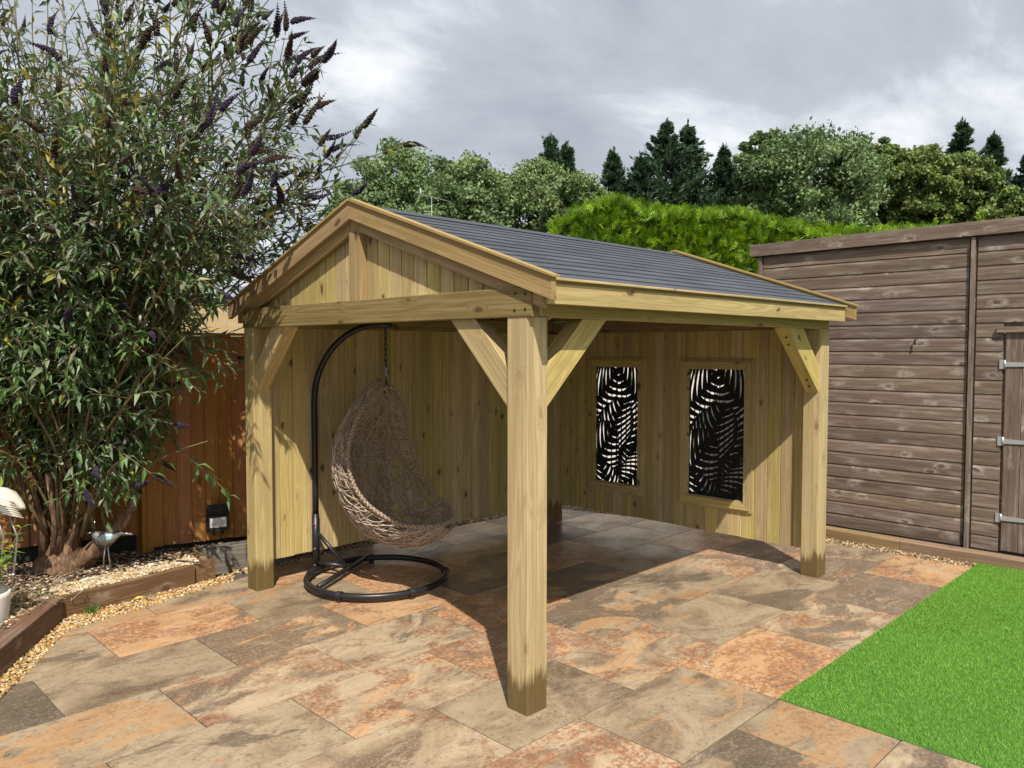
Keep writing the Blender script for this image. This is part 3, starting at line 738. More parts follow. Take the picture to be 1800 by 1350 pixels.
# roof: deck, shingle courses, ridge, fascias, barge boards
def roof():
    e = .115
    for sgn, nm in ((-1, 'a'), (1, 'b')):
        ye = RY+sgn*(RY+e)
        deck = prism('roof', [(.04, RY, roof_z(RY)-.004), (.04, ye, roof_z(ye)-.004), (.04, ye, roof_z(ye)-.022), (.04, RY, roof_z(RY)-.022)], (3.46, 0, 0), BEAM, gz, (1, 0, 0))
        sl = math.sqrt(1+.342**2); tot = (RY+e)*sl; nc = 13; ex = (tot+.02)/nc
        for k in range(nc):
            # k = 0 at the eave
            d0 = tot+.012-k*ex; d1 = max(d0-ex-.03, 0)
            y0 = RY+sgn*d0/sl; y1 = RY+sgn*d1/sl; n = Vector((0, sgn*.342, 1)).normalized()
            a = Vector((.0, y0, roof_z(y0))); b = Vector((.0, y1, roof_z(y1)))
            hb = .0085; lo = .001
            pts = [a+n*lo, a+n*hb, b+n*(.0015), b]
            x0 = .036+random.uniform(-.002, .002)
            pts = [p+Vector((x0, 0, .0003)) for p in pts]
            prism('shingle_course', pts, (3.47, 0, 0), SHINGLE, deck, (1, 0, 0))
        rid = [(.036, RY, roof_z(RY)+.0135), (.036, RY+sgn*.125, roof_z(RY+.125)+.0135), (.036, RY+sgn*.125, roof_z(RY+.125)+.009), (.036, RY, roof_z(RY)+.009)]
        prism('ridge_cap', rid, (3.47, 0, 0), SHINGLE, deck, (1, 0, 0))
        # eave fascia and drip batten
        yf = ye-sgn*.012
        bar('eave_fascia', (.02, yf, 2.108), (3.51, yf, 2.108), .02, .118, PINE, gz, ch=.002)
        bar('drip_batten', (.04, yf+sgn*.013, roof_z(yf)-.004), (3.51, yf+sgn*.013, roof_z(yf)-.004), .03, .013, PINE, gz, ch=.002)
        # rafters
        for x in (.65, 1.3, 1.95, 2.6, 3.2):
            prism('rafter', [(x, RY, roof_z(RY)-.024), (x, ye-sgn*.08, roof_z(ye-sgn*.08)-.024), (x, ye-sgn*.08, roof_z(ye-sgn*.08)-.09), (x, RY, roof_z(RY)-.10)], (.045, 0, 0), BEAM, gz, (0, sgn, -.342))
        # barge boards front and rear
        yb = RY+sgn*(RY+.185)
        for x0, dx, back in ((-.034, .034, False), (3.525, .026, True)):
            zt = .022
            prism('barge_board', [(x0, RY, roof_z(RY)+zt), (x0, yb, roof_z(yb)+zt), (x0, yb, roof_z(yb)-.082), (x0, RY, roof_z(RY)-.086)], (dx, 0, 0), WARM, gz, (0, sgn, -.342))
            prism('barge_cap', [(x0-.012, RY, roof_z(RY)+zt+.019), (x0-.012, yb+sgn*.012, roof_z(yb)+zt+.0115), (x0-.012, yb+sgn*.012, roof_z(yb)+zt+.001), (x0-.012, RY, roof_z(RY)+zt+.001)], (.062, 0, 0), WARM, gz, (0, sgn, -.342))
        yi = RY+sgn*(RY+.095)
        prism('inner_barge_board', [(.001, RY+sgn*.04, roof_z(RY+.04)-.06), (.001, yi, roof_z(yi)-.05), (.001, yi, roof_z(yi)-.148), (.001, RY+sgn*.04, roof_z(RY+.04)-.152)], (.03, 0, 0), WARM, gz, (0, sgn, -.342))
    # king post and gable cladding
    prism('king_post', [(-.001, RY-.055, ZB+.146), (-.001, RY+.055, ZB+.146), (-.001, RY+.055, roof_z(RY)-.087), (-.001, RY-.055, roof_z(RY)-.087)], (.06, 0, 0), WARM, gz, (0, 0, 1))
    y = .02; w = .118
    while y < Y1-.03:
        a, b = y+.0006, min(y+w, Y1-.02)-.0006
        if a < RY < b: tops = [(b, roof_z(b)-.03), (RY, roof_z(RY)-.03), (a, roof_z(a)-.03)]
        else: tops = [(b, roof_z(b)-.03), (a, roof_z(a)-.03)]
        if max(t for _, t in tops) > ZB+.15:
            c = .0035
            pts = [(.052, a+c, ZB+.1), (.052, b-c, ZB+.1)]+[(.052, min(max(yy, a+c), b-c), zz) for yy, zz in tops]
            prism('gable_board', pts, (.016, 0, 0), PINE, gz, (0, 0, 1))
        y += w
    prism('gable_backing', [(.0685, .05, ZB+.1), (.0685, Y1-.05, ZB+.1), (.0685, RY, roof_z(RY)-.04)], (.012, 0, 0), BEAM, gz, (0, 1, 0))
    prism('rear_gable_light_block', [(3.45, .05, ZB+.13), (3.45, Y1-.05, ZB+.13), (3.45, RY, roof_z(RY)-.04)], (.02, 0, 0), PINE, gz, (0, 1, 0))  # unseen one-piece rear gable, added to block light under the roof
roof()
# ================================================================== HANGING CHAIR AND STAND
CC = Vector((.80, 2.42, 0)); POLE = Vector((.56, 2.93, 0)); AD = (Vector((.885, 2.40, 0))-POLE).normalized()
def chair_stand():
    t = thing('chair_stand', CC, 'black tubular stand with ring base and curved arm under the gazebo', 'stand')
    rr = .54; r = .025
    ring = [CC+Vector((math.cos(a)*rr, math.sin(a)*rr, .047)) for a in np.linspace(0, 2*math.pi, 64, endpoint=False)]
    b = place('base_ring', tube(ring, r, 12, closed=True), BLACK, t, True, CC)
    for ang in (205, 262, 328, 60, 130):
        a = R(ang); d = Vector((math.cos(a), math.sin(a), 0)); tn = Vector((-d.y, d.x, 0)); p = CC+d*rr+Vector((0, 0, .047))
        place('foot_clamp', tube([p-tn*.02, p+tn*.02], .033, 10), PLASTIC, t, False, p)
        place('foot', tube([p-Vector((0, 0, .047)), p-Vector((0, 0, .02))], .022, 10), PLASTIC, t, False, p)
    side = Vector((-AD.y, AD.x, 0)); q = POLE+AD*.26; h = .36
    place('cross_bar', tube([q-side*.46+Vector((0, 0, .052)), q+side*.43+Vector((0, 0, .052))], .021, 10), BLACK, t)
    place('foot_bar', tube([POLE-AD*.03+Vector((0, 0, .095)), q+Vector((0, 0, .085))], .019, 10), BLACK, t)
    place('brace_bar', tube([POLE+Vector((0, 0, .36)), q+Vector((0, 0, .09))], .016, 10), BLACK, t)
    place('upright', tube([POLE+Vector((0, 0, .02)), POLE+Vector((0, 0, .50))], .030, 14), BLACK, t)
    pts = [POLE+Vector((0, 0, z)) for z in np.linspace(.49, 1.40, 6)]
    ex, ez = .62, .625
    for a in np.linspace(8, 90, 22):
        a = R(a); pts.append(POLE+AD*(ex*(1-math.cos(a))*.92)+Vector((0, 0, 1.40+ez*math.sin(a))))
    end = POLE+AD*.655; end.z = pts[-1].z-.002; pts.append(end)
    place('curved_arm', tube(pts, .0245, 14), BLACK, t)
    place('end_cap', tube([end, end+AD*.012], .026, 14), PLASTIC, t, False)
    for z in (.085, .22, .42):
        p = POLE+Vector((0, 0, z))+Vector((-.7, -.7, 0)).normalized()*.03
        place('bolt', tube([p-Vector((-.7, -.7, 0))*.006, p+Vector((-.7, -.7, 0))*.008], .008, 6), STEEL, t, False)
    return end
ARM = chair_stand()
def hanging_chair():
    H = Vector((ARM.x, ARM.y, 0))-AD*.035; z1 = ARM.z-.024; ztop = 1.545
    t = thing('hanging_chair', (H.x, H.y, .34), 'brown woven wicker egg chair hanging by a chain', 'chair')
    # local axes: F faces right of the view and partly to it
    fw = Vector((.706, .708, 0)); rt = Vector((.708, -.706, 0)); a = R(28)
    Fd = rt*math.cos(a)-fw*math.sin(a); Sd = rt*math.sin(a)+fw*math.cos(a); U = Vector((0, 0, 1))
    M = [(.03, 1.20), (-.025, .99), (-.055, .76), (.005, .52), (.15, .335), (.38, .215), (.56, .175)]
    N = [(-.75, .5, .12), (-1, .2, .20), (-1, -.1, .30), (-.88, -.45, .345), (-.55, -.84, .335), (-.12, -1, .20), (.35, -.9, .035)]
    Wd = [.20, .31, .39, .425, .40, .34, .30]
    def cat(arr, s):
        arr = np.array(arr, float); n = len(arr)-1; x = min(max(s, 0), 1)*n; i = min(int(x), n-1); f = x-i
        p0, p1, p2, p3 = arr[max(i-1, 0)], arr[i], arr[i+1], arr[min(i+2, n)]
        return .5*((2*p1)+(p2-p0)*f+(2*p0-5*p1+4*p2-p3)*f*f+(3*p1-p0-3*p2+p3)*f**3)
    base = Vector((H.x, H.y, .335))-Fd*.0
    def pt(s, th, push=0):
        m = cat(M, s); n = cat(N, s); w = float(cat([[q] for q in Wd], s)[0])*math.sqrt(min(1, (s+.003)/.15))*math.sqrt(min(1, (1.003-s)/.16))
        nl = math.hypot(n[0], n[1]); d = n[2]*1.14+push; cu = math.cos(th)
        # rounded cross-section
        f, u = m[0]+n[0]/nl*d*abs(cu)**.9, m[1]+n[1]/nl*d*abs(cu)**.9
        return base+Fd*f+U*u+Sd*(math.sin(th)*(w+push))
    V = []; F = []; C = []
    def add(vf, c):
        b = len(V); V.extend(vf[0]); F.extend([[i+b for i in q] for q in vf[1]]); C.extend([c]*len(vf[0]))
    wc = [(.31, .235, .175), (.40, .31, .235), (.24, .175, .13), (.47, .375, .285)]
    rs = random.Random(5)
    for k in range(680):
        s, th = rs.random(), rs.uniform(-1.5, 1.5); an = R(rs.choice([5, 62, 118, 35, 148, 90])+rs.gauss(0, 13))
        pts = []; L = rs.uniform(.35, .9); st = .035; lay = rs.uniform(-.006, .006)
        for j in range(int(L/st)):
            if not (0 <= s <= 1 and abs(th) <= 1.56): break
            pts.append(pt(s, th, lay+.004*math.sin(j*1.7+k))); w = max(float(cat([[q] for q in Wd], s)[0]), .12)
            s += math.sin(an)*st/1.55; th += math.cos(an)*st/(w*1.05); an += rs.gauss(0, .02)
        if len(pts) > 3: add(tube(pts, .0038, 5, False), wc[k % 4])
    w = mesh([v-base for v in V], F, True); a_ = w.color_attributes.new('Col', 'FLOAT_COLOR', 'POINT')
    a_.data.foreach_set('color', np.column_stack([np.array(C), np.ones(len(C))]).astype(np.float32).ravel())
    tag(link('woven_shell', w, WICKER, t, Matrix.Translation(base)), kind='stuff')
    # rim: a thick core bound by wraps
    SS = .5-.5*np.cos(np.linspace(0.02, math.pi-.02, 40))
    rim = [pt(s, -math.pi/2) for s in SS]+[pt(s, math.pi/2) for s in SS[::-1]]
    core = tube(rim, .012, 8, closed=True); V = []; F = []; C = []; add(core, (.22, .15, .10))
    tot = [0]
    for i in range(len(rim)): tot.append(tot[-1]+(rim[(i+1) % len(rim)]-rim[i]).length)
    for strand in range(4):
        pts = []; ns = 520
        for j in range(ns):
            d = tot[-1]*j/ns; i = max(k for k in range(len(rim)) if tot[k] <= d); f = (d-tot[i])/max(tot[i+1]-tot[i], 1e-6)
            p = rim[i].lerp(rim[(i+1) % len(rim)], f); tg = (rim[(i+1) % len(rim)]-rim[i]).normalized()
            u = tg.cross(Vector((.3, .2, .93))).normalized(); v = tg.cross(u); an = d*95*(1 if strand % 2 else -1)+strand*1.57
            pts.append(p+(u*math.cos(an)+v*math.sin(an))*.0132)
        add(tube(pts, .0044, 5, closed=True), wc[strand])
    w = mesh([v-base for v in V], F, True); a_ = w.color_attributes.new('Col', 'FLOAT_COLOR', 'POINT')
    a_.data.foreach_set('color', np.column_stack([np.array(C), np.ones(len(C))]).astype(np.float32).ravel())
    link('rim', w, WICKER, t, Matrix.Translation(base))
    ztop = max(p.z for p in rim)
    for i, (zz, rl) in enumerate([(z1-.02-.043*k, .028) for k in range(7)]):
        ang = (i % 2)*math.pi/2+.6; d = Vector((math.cos(ang), math.sin(ang), 0)); c = Vector((H.x, H.y, zz))
        place('chain_link', tube([c+d*.011*math.cos(q)+U*rl*math.sin(q) for q in np.linspace(0, 2*math.pi, 14, endpoint=False)], .0042, 6, closed=True), BLACK, t, True, c)
    zs = z1-.02-.043*7+.01
    sp = [Vector((H.x+.013*math.cos(q), H.y+.013*math.sin(q), zs-.07*q/(2*math.pi*9))) for q in np.linspace(0, 2*math.pi*9, 90)]
    place('spring', tube(sp, .0032, 5), STEEL, t)
    zb = zs-.075; pk = Vector((base.x+Fd.x*.01, base.y+Fd.y*.01, ztop))
    place('hook', tube([Vector((H.x, H.y, zb+.012)), Vector((H.x, H.y, zb-.03)), pk+Sd*.028-U*.0, pk+Sd*.03-U*.05], .005, 6), BLACK, t)
    place('hook', tube([Vector((H.x, H.y, zb+.012)), Vector((H.x, H.y, zb-.03)), pk-Sd*.028-U*.0, pk-Sd*.03-U*.05], .005, 6), BLACK, t)
hanging_chair()

# ================================================================== SHED
def shed():
    XS = 5.1; y0, y1 = 1.46, -3.4; t = thing('garden_shed', (XS, -1, 0), 'weathered dark brown shiplap shed with flat roof and hinged door', 'shed')
    zb, zt = .055, 2.82; n = 22; h = (zt-zb)/n
    def course(ya, yb, z):
        # shiplap: flat face with a scooped top edge
        pts = [(XS, ya, z), (XS-.020, ya, z), (XS-.020, ya, z+h*.74), (XS-.015, ya, z+h*.87), (XS-.0125, ya, z+h*.985), (XS, ya, z+h*.985)]
        prism('shiplap_board', pts, (0, yb-ya, 0), SHEDM, t, (0, -1, 0))
    for i in range(n):
        z = zb+i*h
        course(y0-.058, -.567, z)
        course(-.635, -.845 if z < 1.98 else y1, z)
        if z < 1.98: course(-1.78, y1, z)
    bar('corner_trim', (XS-.015, y0-.03, zb-.02), (XS-.015, y0-.03, zt), .055, .035, SHEDM, t, (0, 1, 0))
    bar('cover_strip', (XS-.017, -.601, zb-.03), (XS-.017, -.601, zt), .066, .036, SHEDM, t, (0, 1, 0))
    bar('roof_fascia', (XS-.055, y0+.075, 2.885), (XS-.055, y1-.1, 2.905), .022, .125, SHEDM, t)
    bar('roof_fascia', (XS-.04, y0+.078, 2.885), (XS+2.2, y0+.078, 2.885), .022, .125, SHEDM, t)
    v, f = boxes([(XS-.043, XS+2.2, y1-.1, y0+.065, 2.90, 2.935)]); place('roof_sheet', (v, f), SHINGLE, t, False)
    v, f = boxes([(XS+.004, XS+2.1, y1, y0, .05, 2.9)]); place('shed_body', (v, f), SHEDM, t, False)
    # ledged door
    d = link('door', mesh(*boxes([(0, .015, -.90, 0, 0, 1.90)])), SHEDM, t, Matrix.Translation((XS-.005, -.865, .075)))
    for i in range(7):
        ya = -.867-i*.128; bar('door_board', (XS-.014, ya-.063, .07), (XS-.014, ya-.063, 1.975), .126, .018, SHEDM, d, (-1, 0, 0), .004)
    for z in (1.70, 1.03, .355):
        hp = link('hinge', mesh(*boxes([(0, .006, -.018, .018, -.04, .04)])), GALV, d, Matrix.Translation((XS-.03, -.842, z)))
        prism('strap', [(XS-.028, -.872, z+.022), (XS-.028, -1.18, z+.011), (XS-.028, -1.18, z-.011), (XS-.028, -.872, z-.022)], (-.004, 0, 0), GALV, hp, (0, -1, 0))
        place('pin', tube([(XS-.032, -.866, z-.036), (XS-.032, -.866, z+.036)], .007, 8), GALV, hp)
    bar('door_header', (XS-.036, -.80, 2.0), (XS-.036, -1.85, 2.0), .03, .05, SHEDM, t)
    place('hook', tube([(XS-.02, -.14, 1.93), (XS-.05, -.14, 1.93), (XS-.055, -.14, 1.90), (XS-.05, -.14, 1.87)], .008, 6), BLACK, t)
    # black plastic base grid
    rb = [(XS-.06, XS-.03, y0-.02-k*.048-.034, y0-.02-k*.048, .0, .05) for k in range(98)]
    rb.append((XS-.03, XS+2, y1, y0, .0, .046))
    place('base_grid', boxes(rb), PLASTIC, t, False)
shed()
for a, b, lb in ((1.9, -.15, 'pale brown sleeper in front of the shed, by the gazebo post'), (-.155, -3.2, 'pale brown sleeper between the shed door and the lawn')):
    tag(bar('timber_sleeper', (4.80, a, .03), (4.80, b, .03), .14, .115, wood('pale_sleeper', (.40, .28, .17), (.2, .125, .07), (.1, .06, .03), .3, bump=.7), None, (0, 0, 1), .006), lb, 'sleeper', 'timber sleepers')

# ================================================================== small things by the bed
def socket():
    p = Vector((.143, 3.835, .37)); d = FD; n = -FN
    def W_(u, v, w): return p+d*u+Vector((0, 0, v))+n*w
    def bx(u0, u1, v0, v1, w0, w1): 
        c = [W_(u, v, w) for w in (w0, w1) for u, v in ((u0, v0), (u1, v0), (u1, v1), (u0, v1))]
        return c, [[3, 2, 1, 0], [4, 5, 6, 7], [0, 1, 5, 4], [1, 2, 6, 5], [2, 3, 7, 6], [3, 0, 4, 7]]
    t = thing('power_socket', p-Vector((0, 0, .1)), 'black weatherproof double socket with open lid on the fence', 'socket')
    place('box', bx(-.085, .085, -.085, .05, -.005, .055), PLASTIC, t, False)
    place('faceplate', bx(-.068, .068, -.052, .03, .0552, .060), WHITEP, t, False)
    for u in (-.035, .035):
        for du, dv in ((0, .008), (-.012, -.012), (.012, -.012)): place('pin_hole', bx(u+du-.004, u+du+.004, dv-.012, dv-.004, .0601, .0606), PLASTIC, t, False)
    lid = [W_(-.085, .052, .05), W_(.085, .052, .05), W_(.085, .115, .11), W_(-.085, .115, .11)]
    prism('lid', lid, (n*-.03+Vector((0, 0, .035))), PLASTIC, t)
    for u in (-.04, .045): place('hinge_lug', bx(u-.015, u+.015, .09, .125, .03, .06), PLASTIC, t, False)
    for u in (-.03, .04): place('cable_gland', tube([W_(u, -.085, .025), W_(u, -.125, .025)], .011, 8), PLASTIC, t, False)
socket()
def metal_bird():
    b = Vector((-.78, 3.68, .12)); rt = Vector((.708, -.706, 0)); U = Vector((0, 0, 1)); fw = Vector((.706, .708, 0))
    t = thing('metal_bird', b, 'small wire bird ornament with pale blue wing standing in the bark', 'ornament')
    c = b+U*.29-rt*.01
    prof = [(-.115, .03, .004), (-.10, .034, .020), (-.075, .012, .036), (-.045, -.012, .050), (0, -.02, .056), (.045, -.005, .046), (.085, .014, .026), (.12, .026, .014), (.17, .022, .009), (.205, .018, .004)]
    v, f = tube([c+rt*x+U*z for x, z, r in prof], [r for *_, r in prof], 12); place('body', (v, f), STEEL, t)
    for k in range(6):
        x = -.07+k*.022; place('wire_band', tube([c+rt*x+U*(-.012)+(fw*math.cos(q)+U*math.sin(q))*(.050-abs(k-3)*.004) for q in np.linspace(0, 2*math.pi, 18, endpoint=False)], .003, 5, closed=True), BLACK, t)
    wv, wf = ball((0, 0, 0), 1, 12, 6); wv = [c+rt*(.025+v.x*.055)+U*(v.z*.03+.005)+fw*(-.046+v.y*.012) for v in wv]; place('wing', (wv, wf), GLAZE, t)
    place('crest', tube([c-rt*.085+U*.04, c-rt*.082+U*.12], .004, 6), STEEL, t)
    place('beak', tube([c-rt*.11+U*.03, c-rt*.15+U*.022], [.006, .001], 6), STEEL, t)
    for s in (-.018, .02): place('leg', tube([c+rt*(s*.4+.005)-U*.06, c+rt*(s*1.1)-U*.17, b+rt*s*1.6-U*.03], .0055, 6), STEEL, t)
metal_bird()
def drift_bird():
    b = Vector((-1.415, 3.62, .10)); rt = Vector((.708, -.706, 0)); U = Vector((0, 0, 1)); fw = Vector((.706, .708, 0))
    t = thing('driftwood_bird', b, 'whitewashed carved bird on tall thin metal legs beside the fence', 'ornament')
    c = b+U*.665-rt*.06
    prof = [(-.22, .06, .01), (-.19, .065, .045), (-.14, .05, .06), (-.08, .03, .085), (-.01, .01, .10), (.06, .0, .085), (.105, -.015, .05), (.14, -.03, .02), (.16, -.04, .006)]
    v, f = tube([c+rt*x+U*z for x, z, r in prof], [r for *_, r in prof], 14)
    v = [p+Vector((random.uniform(-.004, .004), random.uniform(-.004, .004), random.uniform(-.004, .004))) for p in v]; place('body', (v, f), DRIFT, t)
    for k in range(7):
        a = c+rt*(.0+k*.008)+U*(.055-k*.018)-fw*(.085-abs(k-2)*.006); place('feather', tube([a, a+rt*.07-U*.018-fw*.004, a+rt*.125-U*.045+fw*.02], [.012, .013, .003], 6), DRIFT, t)
    for s in (-.05, .045): place('leg', tube([c+rt*s-U*.07, c+rt*(s+.055)-U*.24, c+rt*(s+.02)-U*.5, b+rt*(s-.06)-U*.03], .0075, 7), STEEL, t)
drift_bird()
def leaf_blade(p, d, n, L, w, fold=.25, droop=.3):
    """five-vertex folded leaf"""
    d = d.normalized(); s = d.cross(n).normalized(); n = s.cross(d)
    m = p+d*L*.45-n*L*.02; tip = p+d*L-n*L*droop
    return [p, m+s*w+n*w*fold, m, m-s*w+n*w*fold, tip], [[0, 1, 2], [0, 2, 3], [1, 4, 2], [2, 4, 3]]
def col_mesh(V, F, C, o):
    me = mesh([v-o for v in V], F); a = me.color_attributes.new('Col', 'FLOAT_COLOR', 'POINT')
    a.data.foreach_set('color', np.column_stack([np.array(C), np.ones(len(C))]).astype(np.float32).ravel()); return me
def pot():
    b = Vector((-1.705, 3.03, 0)); t = thing('potted_shrub', b, 'white tapered pot with a yellow-green leafy shrub beside the dark sleeper', 'plant')
    prof = [(.075, 0), (.10, 0), (.128, .10), (.145, .22), (.15, .30), (.152, .33), (.138, .33), (.13, .26)]
    V = []; F = []; n = 28
    for r, z in prof:
        for k in range(n): V.append(b+Vector((r*math.cos(2*math.pi*k/n), r*math.sin(2*math.pi*k/n), z)))
    for i in range(len(prof)-1):
        for k in range(n): F.append([i*n+k, i*n+(k+1) % n, (i+1)*n+(k+1) % n, (i+1)*n+k])
    F.append([(len(prof)-1)*n+k for k in range(n)]); place('pot', (V, F), POTM, t, True, b)
    V = []; F = []; C = []; rs = random.Random(3); St = []
    for k in range(14):
        d = Vector((rs.uniform(-.5, .55), rs.uniform(-.5, .5), 1)).normalized(); L = rs.uniform(.25, .5); o = b+Vector((0, 0, .27))
        St.append(tube([o, o+d*L*.5, o+d*L], [.005, .004, .002], 5))
        for j in range(7):
            p = o+d*L*(.35+.65*j/6)
            for q in range(2):
                a = rs.uniform(0, 6.28); e = Vector((math.cos(a), math.sin(a), rs.uniform(.0, .7))); v, f = leaf_blade(p, e, Vector((0, 0, 1)), rs.uniform(.06, .10), rs.uniform(.014, .02))
                bb = len(V); V += v; F += [[i+bb for i in z] for z in f]; c = rs.choice([(.20, .30, .03), (.30, .38, .035), (.13, .22, .03), (.09, .17, .03)]); C += [c]*5
    place('stem', join(*St), TWIG, t); link('foliage', col_mesh(V, F, C, b), LEAF, t, Matrix.Translation(b))
pot()
def daisies():
    b = Vector((-1.52, 3.33, .13)); t = thing('daisy_plant', b, 'straggly dry daisy clump spilling over the sleeper beside the pot', 'plant')
    V = []; F = []; C = []; rs = random.Random(9); St = []
    for k in range(150):
        a = rs.uniform(0, 6.28); r = abs(rs.gauss(0, .12)); d = Vector((math.cos(a)*rs.uniform(.2, 1.1), math.sin(a)*rs.uniform(.2, 1.1), rs.uniform(.3, 1.2))).normalized(); o = b+Vector((math.cos(a)*r, math.sin(a)*r, -.01)); L = rs.uniform(.10, .26)
        e = o+d*L*.6; tip = o+d*L-Vector((0, 0, L*.25)); St.append(tube([o, e, tip], [.0022, .002, .0012], 3))
        for j in range(3):
            v, f = leaf_blade(o.lerp(e, rs.random()), Vector((rs.gauss(0, 1), rs.gauss(0, 1), rs.gauss(.3, .5))), Vector((0, 0, 1)), rs.uniform(.02, .05), .004); bb = len(V); V += v; F += [[i+bb for i in z] for z in f]; C += [rs.choice([(.20, .17, .07), (.13, .15, .05), (.28, .22, .11), (.09, .12, .035)])]*5
    place('stem', join(*St), plain('dry_stem', (.30, .23, .12), .8, 0, .3), t, False); link('foliage', col_mesh(V, F, C, b), LEAF, t, Matrix.Translation(b))
    for dx, dy, dz in ((.0, -.16, .16), (.13, -.12, .12), (-.1, -.05, .2), (.05, .06, .19)):
        p = b+Vector((dx, dy, dz)); vs = []
        for q in range(10):
            a = q*.628; v, f = leaf_blade(p, Vector((math.cos(a), math.sin(a)-.4, .3)), Vector((-.3, -.5, .8)), .018, .003); vs.append((v, f))
        fl = place('flower', join(*vs), WHITEP, t, False); place('flower_eye', ball(p+Vector((-.002, -.004, .003)), .006, 8, 4), plain('flower_centre', (.10, .05, .12), .8), fl)
daisies()
def tuft():
    b = Vector((-1.05, 3.195, -.005)); vs = []; rs = random.Random(4)
    for k in range(46):
        o = b+Vector((rs.gauss(0, .018), rs.gauss(0, .01), 0)); d = Vector((rs.gauss(0, .35), rs.gauss(0, .3)-.1, 1)).normalized(); v, f = leaf_blade(o, d, Vector((rs.gauss(0, 1), rs.gauss(0, 1), .1)), rs.uniform(.05, .10), .003); vs.append((v, f))
    tag(place('grass_tuft', join(*vs), plain('weed_green', (.06, .19, .03), .6, 0, .4, 40), None, False, b), 'small green grass tuft growing against the oak sleeper', 'weed')
    v, f = leaf_blade(Vector((-.745, 3.265, .012)), Vector((1, .12, .1)), Vector((0, -.3, 1)), .09, .016, .4, .05)
    tag(place('fallen_leaf', (v, f), plain('yellow_leaf', (.55, .42, .06), .6), None, False), 'yellow fallen leaf lying on the golden gravel', 'leaf')
    for (x, y, s, lb) in ((-.98, 3.50, .045, 'pale flat stone on the bark in front of the buddleia trunk'), (-.50, 3.57, .04, 'white stone in the bed gravel by the short sleeper'), (-1.12, 3.62, .05, 'grey-brown stone lying on the bark chips'), (-.57, 3.72, .03, 'small pale stone between the wire bird and the corner sleeper')):
        tag(place('stone', ball((x, y, .152), s, 9, 6, (1.2, .8, .5), .12), WHITESTONE if 'grey' not in lb else plain('brown_stone', (.2, .15, .11), .9, 0, .3), None), lb, 'stone', 'stones in the bed')
tuft()
